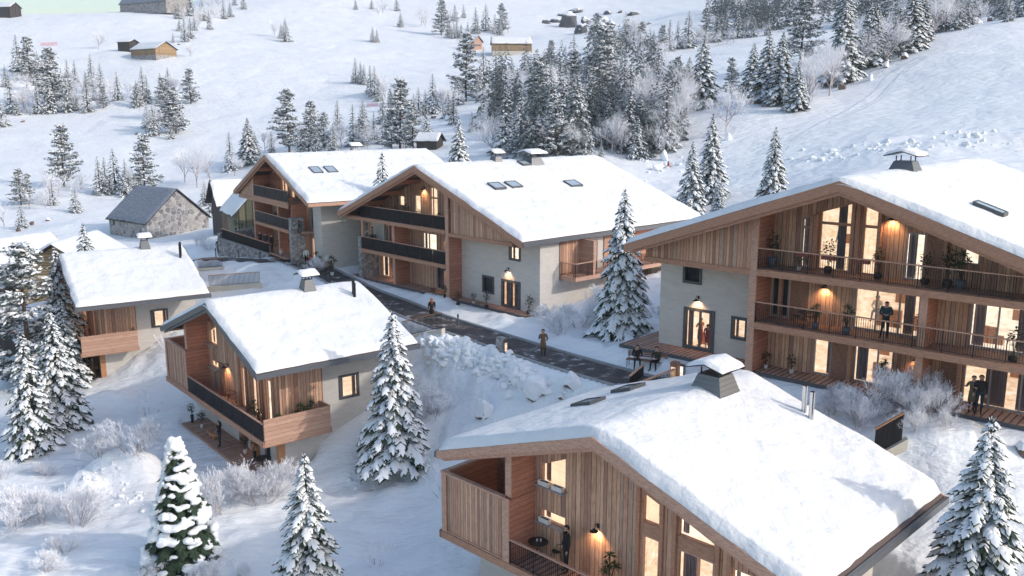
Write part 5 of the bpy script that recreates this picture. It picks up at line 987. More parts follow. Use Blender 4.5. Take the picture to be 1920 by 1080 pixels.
# ---------------------------------------------------------------- small farm buildings
def snowbox(mb, P, t):   # P: 4 corners of a roof plane, thickened upwards
    n = len(mb.v); mb.cuts.append((n, len(mb.f))); mb.v += [tuple(p) for p in P]+[(p[0], p[1], p[2]+t) for p in P]
    for f in ((0, 3, 2, 1), (4, 5, 6, 7), (0, 1, 5, 4), (1, 2, 6, 5), (2, 3, 7, 6), (3, 0, 4, 7)): mb.f.append(tuple(n+i for i in f)); mb.m.append(0)
def hut(name, label, p, yaw, L, Wd, hw, ha, wallm, roofm='snow_roof', over=.5, T=.3, cat='barn', gablem=None, baseh=0, basem='rubble_stone', posts=0, doorr=None, hole=None):
    """ridge along local x, length L, width Wd; p = centre on the ground"""
    r = empty(name, (p[0], p[1], p[2]), yaw, label, cat); l, w = L/2, Wd/2
    m = MB(); m.box(-l, l, -w, -w+.25, baseh-1.5*(baseh == 0), hw); m.box(-l, l, w-.25, w, -1.5, hw); m.build('side_wall', MT[wallm], r)
    m = MB()
    for x0, x1 in ((-l+.002, -l+.25), (l-.25, l-.002)): m.prism([(-w+.26, -1.5 if not baseh else baseh), (w-.26, -1.5 if not baseh else baseh), (w-.26, hw), (0, hw+ha-.1), (-w+.26, hw)], x0, x1, 'a')
    for q in m.pieces(): q.build('gable_wall', MT[gablem or wallm], r)
    if baseh: m = MB(); m.box(-l-.08, l+.08, -w-.08, w+.08, -2, baseh-.003); m.build('stone_base', MT[basem], r)
    if posts:
        for i in range(posts+1): x = -l+.12+(L-.24)*i/posts; m = MB(); m.box(x-.13, x+.13, -w-.12, -w-.003, baseh, hw-.05); m.build('post', MT['beam_wood' if 'dark' not in wallm else 'dark_planks'], r)
        for k in range(3):
            y = -w*.6+w*.6*k; m = MB(); m.box(l+.003, l+.12, y-.12, y+.12, baseh, hw+ha*(1-abs(y)/w)-.3); m.build('post', MT['beam_wood' if 'dark' not in wallm else 'dark_planks'], r)
    s = ha/w; e = w+over; ze = hw-over*s; a = l+over
    m = MB(); snowbox(m, [(-a, -e, ze-.0), (a, -e, ze), (a, 0, hw+ha), (-a, 0, hw+ha)], .12); snowbox(m, [(-a, 0, hw+ha), (a, 0, hw+ha), (a, e, ze), (-a, e, ze)], .12)
    m.cuts = []; rf = m.build('roof', MT['dark_planks'], r)
    m = MB(); slope = lambda X: hw+ha+.125-np.abs(X)*s
    # ridge along x: build slab with A=y then swap axes
    snow_slab(m, -e+.03, e-.03, -a+.02, a-.02, lambda Y_: hw+ha+.115-np.sqrt(Y_**2+.04)*s, T, int(p[0])+5, step=max(.3, L/26), r=.3, rough=.03, wob=.12)
    m.v = [(y, x, z) for x, y, z in m.v]; m.build('roof_snow' if 'snow' in roofm else 'roof_covering', MT[roofm], rf, True)
    if doorr: m = MB(); m.box(l+.003, l+.06, doorr[0], doorr[1], 0, doorr[2]); m.build('door', MT['dark_planks'], r)
    if hole: m = MB(); m.box(hole[0], hole[0]+.5, -w-.02, -w-.003, hw-1.0, hw-.4); m.build('opening', MT['black'], r)
    return r
p = gp(285, 440, 128); hut('stone_barn', 'grey rubble stone barn with steep curved frosted roof left of the rear chalet', (p[0], 131, 11.3), R(-38), 10.0, 9.8, 3.0, 4.2, 'rubble_stone', 'thatch', .35, .25, hole=(-3.9,))
q0, q1 = at_z(95, 457, 15.6), at_z(182, 432, 15.6); yw = math.atan2(q1[1]-q0[1], q1[0]-q0[0]); Lh = math.hypot(q1[0]-q0[0], q1[1]-q0[1])
hut('timber_house', 'old timber house with wide snowy roof and log gable behind the leftmost small chalet', ((q0[0]+q1[0])/2, (q0[1]+q1[1])/2, 8.9), yw, Lh-1.6, 9.6, 3.6, 2.9, 'log_wall', 'snow_roof', .9, .35, 'house')
hut('timber_house', 'snow roofed house at the left edge left of the log gable', (at_y(25, 480, 103)[0], 103, 9.2), R(62), 9, 8.5, 3.2, 2.6, 'dark_planks', 'snow_roof', .7, .4, 'house')
hut('timber_house', 'low snow roofed shed under the log gable at the left', (at_y(55, 520, 84)[0], 84, 6.9), R(60), 7, 6, 2.4, 2.0, 'dark_planks', 'snow_roof', .6, .35, 'shed')
hut('wooden_hut', 'dark plank hut with snowy gable roof left of the rear chalet', (at_y(441, 400, 120)[0], 121, hz(at_y(441, 400, 120)[0], 121)-.2), R(32), 5.5, 4.8, 4.6, 2.5, 'dark_planks', 'snow_roof', .7, .25, 'hut')
hut('wooden_shed', 'slatted yellow green shed with a slanting snow roof beside the rear chalet', (at_y(468, 430, 104)[0], 105.5, 13.6), R(-62), 6.0, 4.6, 5.0, 2.4, 'yellow_slats', 'snow_roof', .8, .3, 'shed')
def far_hut(name, label, px, py, Y, yaw, L, Wd, hw, ha, wm, **k):
    x = at_y(px, py, Y)[0]; z = hz(x, Y); return hut(name, label, (x, Y, z), yaw, L, Wd, hw, ha, wm, **k)
def fh(name, label, px, py, yaw, L, Wd, hw, ha, wm, **k):
    g = on_ground(px, py); return hut(name, label, g, yaw, L, Wd, hw, ha, wm, **k)
fh('hay_barn', 'golden log barn with snowy gable roof on the upper left slope', 289, 107, R(-32), 13.5, 8.5, 2.6, 2.4, 'log_wall', posts=4, baseh=.4, T=.25)
fh('wooden_shed', 'small dark framed shed just behind the golden log barn', 241, 95, R(-18), 5.2, 4.5, 3.0, .9, 'dark_planks', posts=2, T=.2, cat='shed')
fh('stone_barn', 'long stone barn with grey blue roof on the skyline at the top left', 292, 24, R(-30), 34, 15, 4.5, 8.5, 'rubble_stone', roofm='thatch', over=.6)
fh('wooden_hut', 'little framed hut on the skyline at the far left edge', 11, 32, R(-12), 11, 7, 4.2, 2.0, 'dark_planks', posts=2, cat='hut')
fh('hay_barn', 'golden log hay barn with snowy roof in the upper middle of the slope', 959, 101, R(5), 15.5, 8, 3.9, 2.6, 'log_wall', posts=4, baseh=.9, basem='cream_render', T=.25)
fh('wooden_hut', 'tiny pinkish hut left of the upper middle hay barn', 888, 92, R(-55), 7, 4.2, 3.0, 2.2, 'pale_boards', cat='hut')
fh('wooden_hut', 'half buried snowy hut behind the rear chalet ridge, right of it', 806, 278, R(-20), 4, 3, 1.6, 1.1, 'dark_planks', cat='hut', T=.35)
# ---------------------------------------------------------------- rocks
def rock(name, px, py, wpx, hpx, label, m='rock', snowy=True, seed=0, Y=None, group=None, cat='rock', flat=1.0, whole=False):
    p = gp(px, py, Y); 
    if p is None: return
    k = FPX/(p[1]*1.02); far_ = p[1] > 90 and 'cliff' not in m; w = wpx/k/2*(.75 if far_ else 1); h = hpx/k*(.8 if far_ else 1); rg = np.random.RandomState(seed+int(px)); bm = bmesh.new(); bmesh.ops.create_icosphere(bm, subdivisions=4, radius=1)
    co = np.array([v.co[:] for v in bm.verts]); d = np.ones(len(co))
    pl = rg.normal(size=(9, 3)); pl /= np.linalg.norm(pl, axis=1)[:, None]
    for q in pl: t = co@q; d = np.minimum(d, np.where(t > .05, .6/np.maximum(t, .05), 9))
    d *= 1+fbm(co[:, 0]*2+seed, co[:, 1]*2+co[:, 2]*1.7, 1.3, 3)*.2+(np.abs(fbm(co[:, 0]*3+seed, co[:, 1]*3, .5, 3))*.5 if 'cliff' in m else 0); co = co*d[:, None]*[w, w*.75, h*.75]+[0, 0, h*(.22 if 'cliff' not in m else -.12)]
    for v, c in zip(bm.verts, co): v.co = c
    me = bpy.data.meshes.new(name); bm.normal_update(); 
    for f in bm.faces: f.smooth = True
    bm.to_mesh(me); bm.free(); me.materials.append(MT[m if m != 'rock' else ('rock_bare', 'rock_half', 'rock_white')[snowy]]); o = link(name, me, None, p); o.rotation_euler = (0, 0, rg.uniform(0, 3)); tag(o, label, cat, group)
    return o
RK = [(1010,738,62,50,'largest snow capped boulder below the path, with an orange brown broken face',2),(908,780,48,42,'snow capped boulder left of the largest one below the path',2),(1073,722,50,30,'snow capped boulder nearest the path, right of the largest one',2),(966,712,45,26,'half buried boulder at the end of the ploughed snow bank',2),(1050,745,24,14,'small snowy stone right of the largest boulder',2),
 (1406,196,12,9,'left brown rock of the bare pair on the right slope',0),(1419,194,18,13,'large brown bare rock under the dark spruce row',0),(1431,201,10,9,'small brown rock right of the large brown one',0),(1500,204,14,8,'flat brown rock under the bare trees on the right slope',0),(1577,168,22,18,'dark reddish rock at the foot of the tall spruce on the crest',0),(1697,110,26,14,'dark long rock near the top of the ski tracks',1),(1632,150,20,14,'white topped boulder alone on the upper right slope',2),(1662,126,22,14,'snowy rock left of the dark long rock',1),(1832,45,28,16,'snow capped rock on the crest at the upper right',2),(1855,40,16,14,'small rock beside the crest rock',1),
 (1366,262,18,18,'snowy rock at the foot of the white frosted tree',2),(1285,222,14,10,'brown rock left of the dark spruce row',0),(1283,243,10,8,'small brown rock below the dark spruce row',0),(1013,193,12,8,'brown rock in the gap of the central wood',0),(1006,202,10,8,'small brown rock below the one in the wood gap',0),(1018,230,8,6,'dark stone in the wood gap snowfield',0),(812,222,16,10,'snowy rock under the trees left of the central wood',1),(840,225,18,12,'snowy rock at the left foot of the central wood',1),
 (43,229,11,5,'brown rock under the left hillside stand',0),(92,207,10,6,'dark stone at the pine foot in the left stand',0),(60,422,14,12,'brown rock beside the small trees at the left',0),(35,434,18,11,'flat brown rock left of the stone barn meadow',0),(90,414,16,12,'snowy stone left of the stone barn',1),(257,252,12,5,'dark stone left of the round clump',0),(335,84,8,4,'reddish stone beside the golden log barn',0),(125,795,16,12,'snowy stone between the spruce pair and the deck',2),(1245,300,30,24,'snowy rock bank beside the red sledder',2),(1232,318,40,18,'low snowy rock behind the middle large chalet roof',2),(1915,850,30,26,'snow covered rock at the right edge',1)]
for i, (px, py, w, h, lb, sn) in enumerate(RK): rock('boulder', px, py, w, h, lb, 'rock', sn, i, group='rocks on the slopes', cat='rock')
CK = [(1066,50,48,34),(1022,44,20,14),(1043,42,20,14),(1120,56,76,32),(1100,44,40,20),(1148,52,30,20),(1078,22,40,10),(1090,62,40,22),(1135,60,50,20),(1060,30,30,12),(1140,26,24,8),(1186,28,36,8),(1192,48,20,14),(1216,46,16,8),(1163,24,10,8),(1176,44,12,12)]
for i, (px, py, w, h) in enumerate(CK): rock('cliff_rock', px, py, w, h, '%s dark outcrop from left in the rock band at the top of the slope' % ORD[sorted(c[0] for c in CK).index(px)], 'rock_cliff', 1, 50+i, group='dark rock band', cat='rock')
# broken snow thrown up by the plough, and crusty lumps on the mounds
def rubble(name, label, polys, n, smin, smax, seed):
    rg = random.Random(seed); npr = np.random.RandomState(seed); bm = bmesh.new(); bmesh.ops.create_icosphere(bm, subdivisions=3, radius=1); co = np.array([v.co[:] for v in bm.verts]); fs = [tuple(v.index for v in f.verts) for f in bm.faces]; bm.free(); V = []; Fc = []; off = 0
    for poly, cnt in zip(polys, n):
        for _ in range(cnt):
            (x0, y0), (x1, y1), sp = poly; t = rg.random(); g = on_ground(x0+(x1-x0)*t+rg.uniform(-8, 8), y0+(y1-y0)*t+rg.gauss(0, sp))
            if g is None: continue
            s = smin+(smax-smin)*rg.random()**2.2; pl = npr.normal(size=(7, 3)); pl /= np.linalg.norm(pl, axis=1)[:, None]; d = np.ones(len(co))
            for q in pl: tt = co@q; d = np.minimum(d, np.where(tt > .1, .62/np.maximum(tt, .1), 9))
            d = d*(1+fbm(co[:, 0]*1.5+_, co[:, 1]*1.5+co[:, 2], .8, 2)*.3); w = co*d[:, None]*[s, s*rg.uniform(.6, 1), s*rg.uniform(.5, .8)]; a = rg.random()*6; w = np.stack([w[:, 0]*math.cos(a)-w[:, 1]*math.sin(a)+g[0], w[:, 0]*math.sin(a)+w[:, 1]*math.cos(a)+g[1], w[:, 2]+g[2]+s*.08], 1); V.append(w); Fc += [tuple(i+off for i in f) for f in fs]; off += len(w)
    me = bpy.data.meshes.new(name); me.from_pydata(np.concatenate(V).tolist(), [], Fc); me.materials.append(MT['snow_lump']); me.polygons.foreach_set('use_smooth', [True]*len(Fc)); me.update(); tag(link(name, me), label, 'snow', None, 'stuff')
rubble('snow_rubble', 'broken lumps of ploughed snow heaped along the lower side of the path', [((800, 645), (985, 700), 15), ((860, 650), (1000, 705), 9), ((940, 705), (1060, 735), 12)], [330, 170, 40], .07, .5, 8)
rubble('snow_crust', 'crusty snow lumps on the mounds in the left foreground and by the tall spruce', [((170, 925), (270, 940), 12), ((150, 895), (230, 870), 9), ((660, 905), (720, 880), 10), ((790, 655), (840, 640), 8)], [60, 30, 40, 30], .05, .28, 9)
rubble('snow_bank', 'ploughed snow banks beside the upper lane behind the right chalet', [((1480, 300), (1900, 262), 7), ((1540, 285), (1900, 245), 5), ((1215, 320), (1290, 300), 12)], [60, 50, 30], .12, .6, 10)
# ---------------------------------------------------------------- pots and plants
PT = random.Random(5)
def leafy(seed, H=1.2, n=90, dark=True, lw=.07):
    rg = random.Random(seed); m = MB(); st = MB()
    for s in range(3): a = s*2.1; st.tube([(0, 0, 0), (math.cos(a)*.05, math.sin(a)*.05, H*.4), (math.cos(a)*.13, math.sin(a)*.13, H*.8)], [.016, .012, .005], 5)
    for i in range(n):
        u = Vector((rg.gauss(0, 1), rg.gauss(0, 1), rg.gauss(0, 1))).normalized()*rg.uniform(.4, 1); p = Vector((u.x*.3, u.y*.3, H*.62+u.z*H*.4)); d = (Vector((u.x, u.y, .1+rg.uniform(-.4, .4)))).normalized()*rg.uniform(.10, .17); w = d.cross(Vector((0, 0, 1))).normalized()*lw*rg.uniform(.7, 1.2); z = Vector((0, 0, .02))
        m.face([p, p+d*.5+w+z, p+d*1.1-z, p+d*.5]); m.face([p, p+d*.5, p+d*1.1-z, p+d*.5-w+z])
    return st, m
def spiky(seed, H=1.5):
    rg = random.Random(seed); m = MB(); st = MB()
    for s, (x, y, z) in enumerate(((.0, .0, H*.82), (.2, .08, H*.62), (-.16, .12, H*.5), (-.05, -.2, H*.34))):
        st.tube([(0, 0, 0), (x*.5, y*.5, z*.5), (x, y, z)], [.03, .025, .02], 6)
        for i in range(34):
            a = rg.random()*6.28; el = rg.uniform(-.5, 1.3); d = Vector((math.cos(a)*math.cos(el), math.sin(a)*math.cos(el), math.sin(el))); l = rg.uniform(.25, .38); w = d.cross(Vector((0, 0, 1)))
            if w.length < .01: continue
            w = w.normalized()*.018; p = Vector((x, y, z)); m.face([p-w, p+w, p+d*l*.6+w*.8-Vector((0, 0, .02)), p+d*l-Vector((0, 0, .08)), p+d*l*.6-w*.8-Vector((0, 0, .02))])
    return st, m
POTS = {'white': ('white_pot', [(.11, 0), (.16, .3), (.14, .3), (.13, .27)], .27, 4), 'black': ('black_pot', [(.12, 0), (.19, .1), (.2, .22), (.15, .3), (.13, .28)], .27, 14), 'blue': ('blue_pot', [(.18, 0), (.24, .42), (.21, .42), (.2, .38)], .38, 12), 'tall': ('black_pot', [(.1, 0), (.15, .75), (.13, .75), (.12, .7)], .7, 10)}
PPR = {}
def plant(kind, pot, loc, h, label, scale=1.):
    key = (kind, pot)
    if key not in PPR:
        r = empty('potted_plant', loc); mt, prof, soil, sd = POTS[pot]; m = MB(); m.lathe(prof, sides=sd); m.build('pot', MT[mt], r, sd > 8)
        st, lf = (leafy(len(PPR)+3) if kind == 'fig' else spiky(len(PPR)+4)); st.build('stem', MT['bark'], r, loc=(0, 0, soil)); lf.build('foliage', MT['leaf' if kind == 'fig' else 'leaf_light'], r, loc=(0, 0, soil)); PPR[key] = r; r['h0'] = soil+(1.25 if kind == 'fig' else 1.6)
    else: r = copy_tree(PPR[key])
    s = h/PPR[key]['h0']; r.location = loc; r.scale = (s**.6*scale, s**.6*scale, s); r.rotation_euler = (0, 0, PT.uniform(0, 6)); return tag(r, label, 'plant', 'potted plants on decks and balconies')
def flr(key, px, py, h):
    # the floor point under a photo pixel, kept between the railing and the facade
    O, y = FR[key]; c, s = math.cos(y), math.sin(y); amax = {'E': 99, 'B': 8.9, 'A': 12.8, 'C1': -1.5, 'C2': -1.5, 'F': 11}[key]; lim = 1.25
    def loc(p): return ((p[0]-O[0])*c+(p[1]-O[1])*s, -(p[0]-O[0])*s+(p[1]-O[1])*c)
    P = at_z(px, py, O[2]+h); a, b = loc(P)
    if key == 'B' and 0 < a < 8.9 and h < 1: lim = .95
    if a > amax or (h < 1 and b < lim) or .3 <= b <= lim: return P
    b1 = lim-.1 if b > lim else .45
    r = ray(px, 540); k = r[0]/r[1]      # vertical plane through the pixel column
    t = (k*(O[1]+b1*c)-O[0]+b1*s)/(c-k*s); return wpt(key, t, b1, h)
PL = [('E',1448,500,5.58,'fig','blue',1.9,'tall leafy plant in blue grey pot at the left end of the top right balcony'),('E',1498,507,5.58,'fig','white',.95,'small leafy plant in a white pot on the top balcony of the right chalet'),('E',1552,512,5.58,'fig','black',1.75,'round leafy tree in black pot before the left gable window'),('E',1644,518,5.58,'fig','black',1.55,'leafy plant in black pot before the right gable window'),('E',1733,529,5.58,'fig','black',1.6,'leafy plant in black pot before the narrow bright top window'),('E',1800,537,5.58,'yucca','blue',2.0,'tall palm like plant in big blue pot near the small square top window'),('E',1775,532,5.58,'fig','black',1.9,'tall leafy plant beside the top shutter of the right chalet'),
 ('E',1528,616,2.75,'yucca','blue',1.45,'spiky plant in blue pot left on the middle right balcony'),('E',1586,627,2.75,'yucca','blue',1.7,'taller spiky plant in blue pot beside the wide lit window'),('E',1735,638,2.75,'fig','black',1.5,'leafy plant against the wing wall of the middle right balcony'),('E',1914,686,2.75,'fig','black',1.6,'leafy plant at the right edge on the middle balcony'),
 ('E',1444,686,0,'fig','white',.95,'left of two leafy plants in white pots on the right chalet deck'),('E',1494,697,0,'fig','white',1.05,'right of two leafy plants in white pots on the right chalet deck'),('E',1672,712,0,'yucca','black',1.9,'dark spiky plant by the ground floor dining window'),
 ('B',745,396,5.5,'fig','black',1.2,'left leafy plant on the top balcony of the middle chalet'),('B',765,400,5.5,'fig','black',1.5,'tall leafy plant beside the small lit top window of the middle chalet'),('B',787,404,5.5,'fig','white',1.2,'leafy plant in white pot before the lit top door of the middle chalet'),('B',826,415,5.5,'fig','black',1.2,'leafy plant at the right end of the middle chalet top balcony'),('B',757,478,2.72,'fig','black',1.1,'leafy plant behind dark glass on the middle balcony'),
 ('B',812,558,0,'fig','white',.9,'thin leafy plant in white pot under the middle chalet balcony'),('B',834,565,0,'fig','tall',1.4,'leafy plant in tall black pot beside the brown wing wall'),('B',859,573,0,'fig','black',1.2,'leafy plant in black pot at the brown boarded end wall'),('B',888,569,0,'fig','white',.9,'pale leafy plant in white pot by the white wall corner'),('B',912,578,0,'fig','black',1.35,'leafy plant in black pot under the dark framed window'),('B',992,585,0,'fig','black',1.5,'tall leafy shrub right of the glass door of the middle chalet'),('B',1020,578,0,'fig','black',1.1,'leafy shrub at the sunny corner of the middle chalet'),
 ('A',624,486,-.3,'yucca','white',2.1,'tall spiky plant against the sunlit wall of the rear chalet'),('A',596,484,-.3,'yucca','white',2.0,'spiky plant left of the tall one by the rear chalet'),('A',583,488,-.2,'fig','white',1.2,'low leafy plant in white pot beside the stone pillar'),('A',449,426,.5,'fig','tall',1.7,'dark leafy plant at the far corner of the walled terrace'),('A',461,440,.5,'fig','tall',1.9,'dark leafy plant inside the terrace wall'),('A',511,350,5.75,'fig','black',1.3,'dark plant on the top balcony of the rear chalet'),('A',534,356,5.75,'fig','black',1.0,'small plant at the right of the rear top balcony'),('A',492,404,3.15,'fig','black',1.3,'left plant in the row on the rear middle balcony'),('A',505,407,3.15,'fig','black',1.2,'second plant in the row on the rear middle balcony'),('A',524,411,3.15,'fig','black',1.1,'third plant in the row on the rear middle balcony'),('A',557,420,3.15,'fig','black',2.0,'tall dark plant beside the stone pillar top'),('A',547,474,.5,'fig','white',1.6,'dark leafy plant in white pot left of the stone pillar foot'),
 ('C2',361,792,0,'fig','tall',1.45,'leafy plant in tall black pot at the far end of the small deck'),('C2',378,802,0,'fig','white',1.25,'leafy plant in white pot at the far end of the small deck'),('C2',460,850,0,'fig','white',1.3,'leafy plant in white pot in front of the small chalet door'),('C2',478,863,0,'fig','tall',1.55,'leafy plant in tall black pot near the round black table'),('C2',463,772,2.8,'fig','white',1.3,'leafy plant behind the dark glass of the small chalet balcony'),('C2',484,791,2.8,'fig','black',.9,'small leafy plant in the corner of the small chalet balcony'),
 ('C2',538,1.2,-99,'yucca','white',1.5,'left spiky plant above the pink parapet'),('C2',581,2.6,-99,'yucca','white',1.9,'middle tall spiky plant above the pink parapet'),('C2',597,3.3,-99,'yucca','white',1.95,'right tall spiky plant above the pink parapet'),
 ('C1',142,603,2.8,'fig','white',1.4,'dark leafy plant on the leftmost small chalet balcony'),('C1',150,606,2.8,'fig','white',1.2,'leafy plant beside the darker one on the leftmost balcony'),('F',1155,1105,2.8,'yucca','white',1.9,'spiky plant under the wall lamp of the nearest chalet')]
for key, px, py, h, kd, pot, ht, lb in PL:
    p = flr(key, px, py, h) if h > -50 else wpt(key, -.7, py, 2.8); plant(kd, pot, p, ht, lb)
def planter(key, a, b, h, label, L=.5, m_='white_pot', rot=0):
    p = wpt(key, a, b, h); r = empty('planter_box', p, FR[key][1]+rot, label, 'planter', 'planter boxes'); m = MB(); m.box(-L/2, L/2, -.1, .1, 0, .03); m.box(-L/2, L/2, -.1, -.08, .03, .2); m.box(-L/2, L/2, .08, .1, .03, .2); m.box(-L/2, -L/2+.02, -.08, .08, .03, .2); m.box(L/2-.02, L/2, -.08, .08, .03, .2); m.cuts = []; m.build('box', MT[m_], r)
    m = MB(); m.box(-L/2+.02, L/2-.02, -.08, .08, .03, .15); m.build('soil', MT['black'], r)
planter('F', .65, 1.38, 5.98, 'left pale planter box on the upper window sill of the nearest chalet', .55); planter('F', 1.4, 1.38, 5.98, 'right pale planter box on the upper window sill of the nearest chalet', .55); planter('F', .7, 1.38, 4.36, 'pale planter box on the lower window sill of the nearest chalet', .55)
for i, (x, w) in enumerate(((2.4, 'left'), (3.7, 'middle'), (5.3, 'right'))): planter('E', x, .12, 6.42, '%s red planter box hung on the top balcony rail' % w, .75, 'terracotta_box')
# ---------------------------------------------------------------- tables, chairs, benches
def round_table(loc, r, h, label, m_='table_black', ring=False):
    t = empty('round_table', loc, 0, label, 'table'); m = MB(); m.lathe([(r, 0), (r, .03)], 0, 0, h-.03, 24) if not ring else m.tube([(r*math.cos(a), r*math.sin(a), h) for a in np.linspace(0, 6.283, 25)], .02, 6); m.build('tabletop', MT[m_], t)
    for k in range(3): a = k*2.09; m = MB(); m.tube([(0, 0, h-.05), (.08*math.cos(a), .08*math.sin(a), h*.5), (r*.6*math.cos(a), r*.6*math.sin(a), 0)], .014, 5); m.build('leg', MT[m_], t)
    return t
def bistro_chair(loc, rz, label, m_='table_black', s=1.):
    t = empty('bistro_chair', loc, rz, label, 'chair'); t.scale = (s, s, s); m = MB(); m.lathe([(.2, 0), (.2, .02)], 0, 0, .44, 16); m.build('seat', MT[m_], t)
    for x in (-.16, .16):
        for y in (-.16, .16): m = MB(); m.tube([(x*.8, y*.8, .44), (x*1.15, y*1.15, 0)], .012, 5); m.build('leg', MT[m_], t)
    m = MB(); m.tube([(-.17, .19, .44), (-.2, .25, .75), (-.1, .27, .88), (.1, .27, .88), (.2, .25, .75), (.17, .19, .44)], .013, 5); m.tube([(-.05, .2, .46), (-.05, .27, .87)], .008, 4); m.tube([(.05, .2, .46), (.05, .27, .87)], .008, 4); m.build('backrest', MT[m_], t); return t
p = flr('F', 1012, 1040, 2.8); round_table(p, .42, .74, 'round black table on the balcony of the nearest chalet')
for dx, w in ((0, 'left'), (.16, 'right')):
    m = MB(); m.lathe([(.035, 0), (.04, .12), (.03, .12), (.03, .02)], sides=12); tag(m.build('cup', MT['white_pot'], None, True, (p[0]+dx-.05, p[1]-.02, p[2]+.742)), '%s white cup on the round black balcony table' % w, 'cup', 'cups on the table')
bistro_chair((p[0]+.75, p[1]-.3, p[2]), R(200), 'black round chair between the balcony table and the man in black')
p = flr('C2', 430, 757, 2.8); round_table(p, .45, .74, 'dark red ring shaped table on the middle small chalet balcony', 'chair_red', True); bistro_chair((p[0]-.6, p[1]+.4, p[2]), R(60), 'dark red wire chair beside the ring shaped balcony table', 'chair_red')
p = flr('C2', 494, 880, 0); round_table(p, .5, .74, 'round black table at the near corner of the small deck'); bistro_chair((p[0]+1.0, p[1]+.1, p[2]), R(-100), 'pale green chair beside the black deck table', 'chair_green', 1.1)
p = flr('E', 1508, 610, 2.75); round_table(p, .38, .72, 'small dark table on the middle right balcony'); bistro_chair(flr('E', 1492, 608, 2.75), R(100), 'black wire chair left of the table on the middle right balcony'); bistro_chair(flr('E', 1523, 608, 2.75), R(-60), 'black wire chair right of the table on the middle right balcony')
p = flr('B', 702, 446, 2.72); round_table((p[0]-.9, p[1]+.4, p[2]), .35, .74, 'dark high table left of the man on the middle balcony'); round_table((p[0]+.9, p[1]+.2, p[2]), .35, .74, 'dark high table right of the man on the middle balcony')
p = flr('A', 530, 452, .5); round_table(p, .4, .9, 'red legged high table on the walled terrace', 'chair_red')
def bench(loc, rz, L, label, m_='beam_wood'):
    t = empty('bench', loc, rz, label, 'bench'); m = MB()
    for k in range(4): m.box(-L/2, L/2, -.24+k*.12, -.15+k*.12, .42, .45)
    m.cuts = []; m.build('seat', MT[m_], t); m = MB()
    for k in range(3): m.box(-L/2, L/2, .27, .30, .55+k*.11, .63+k*.11)
    m.cuts = []; m.build('backrest', MT[m_], t)
    for x in (-L/2+.08, L/2-.08): m = MB(); m.box(x-.02, x+.02, -.24, -.2, 0, .42); m.box(x-.02, x+.02, .25, .29, 0, .88); m.box(x-.02, x+.02, -.2, .25, .38, .42); m.cuts = []; m.build('leg_frame', MT['grey_metal'], t)
    return t
BG = gp(1213, 692); b1 = bench((BG[0], BG[1]+.25, BG[2]), R(-22), 2.3, 'slatted bench with two seated men on the snow beside the right chalet', 'door_wood')
q = gp(605, 508); bench(q, R(-20), 1.6, 'small empty bench beside the path near the rear chalet', 'door_wood')
# ---------------------------------------------------------------- path furniture
def bollard(px, py, h, label, kind='metal'):
    p = gp(px, py); r = empty('bollard_light', p, R(-40), label, 'bollard', 'lights and posts along the path')
    if kind == 'stone': m = MB(); m.box(-.28, .28, -.2, .2, -.1, h); m.build('stone_block', MT['pillar_stone'], r); m = MB(); m.box(.285, .36, -.18, .18, -.1, h*.9); m.build('metal_side', MT['grey_metal'], r); m = MB(); m.box(.365, .38, -.1, .1, .2, h*.7); m.build('lamp_panel', MT['room_dim'], r)
    elif kind == 'wood': m = MB(); m.box(-.2, .2, -.2, .2, -.1, h); m.build('wooden_block', MT['door_wood'], r); m = MB(); m.box(-.13, .13, -.225, -.203, .15, h*.75); m.build('lamp_panel', MT['room_dim'], r)
    elif kind == 'lit': m = MB(); m.box(-.13, .13, -.1, .1, -.1, h); m.build('post', MT['grey_metal'], r); m = MB(); m.box(-.09, .09, -.125, -.103, .1, h*.85); m.build('lamp_panel', MT['room_bright'], r)
    else: m = MB(); m.tube([(0, 0, -.2), (0, 0, h)], .06, 10); m.build('post', MT['grey_metal'], r); m = MB(); m.tube([(0, 0, h*.78), (0, 0, h*.92)], .068, 10); m.build('lamp_ring', MT['dark_metal'], r)
for a in ((940, 662, 1.0, 'stone block light beside the path below the walking man', 'stone'), (1265, 712, 1.0, 'wooden block light behind the nearest chalet roof', 'wood'), (1279, 708, .75, 'small white lit post right of the wooden block light', 'lit'), (859, 612, .9, 'slim metal post beside the path right of the red haired woman'), (560, 507, 1.0, 'slim metal post beside the path near the child in red'), (616, 530, 1.0, 'slim metal post right of the small bench'), (448, 487, 1.0, 'slim metal post at the foot of the terrace wall'), (488, 485, .7, 'short metal post at the end of the terrace wall'), (405, 482, .9, 'metal post beside the person at the terrace wall')): bollard(*a)
def fence(p0, p1, h, label, rail='orange_wood', panel=False, wall_h=0, name='picket_railing', cat='railing'):
    p0, p1 = Vector(p0), Vector(p1); d = p1-p0; L = d.length; r = empty(name, p0, math.atan2(d.y, d.x), label, cat); s = d.z/math.hypot(d.x, d.y); L = math.hypot(d.x, d.y)
    def sl(m): m.v = [(x, y, z+s*x) for x, y, z in m.v]; return m
    m = MB(); m.box(0, L, -.06, .06, h-.06, h); sl(m).build('handrail', MT[rail], r); m = MB()
    if panel: 
        m.box(0.02, L-.02, -.02, .02, .05, h-.07); n = int(L/.12)
        for i in range(n): m.box(.05+i*.12, .09+i*.12, -.035, -.021, .05, h-.07)
    else:
        m.box(0, L, -.02, .02, .06, .1); n = int(L/.13)
        for i in range(n+1): x = .01+(L-.02)*i/n; m.box(x-.014, x+.014, -.014, .014, .1, h-.06)
    m.cuts = []; sl(m).build('pickets' if not panel else 'panel', MT['dark_metal'], r)
    if wall_h: m = MB(); m.box(-.2, L+.2, -.15, .15, -wall_h, .0); sl(m).build('parapet_wall', MT['cream_render'], r)
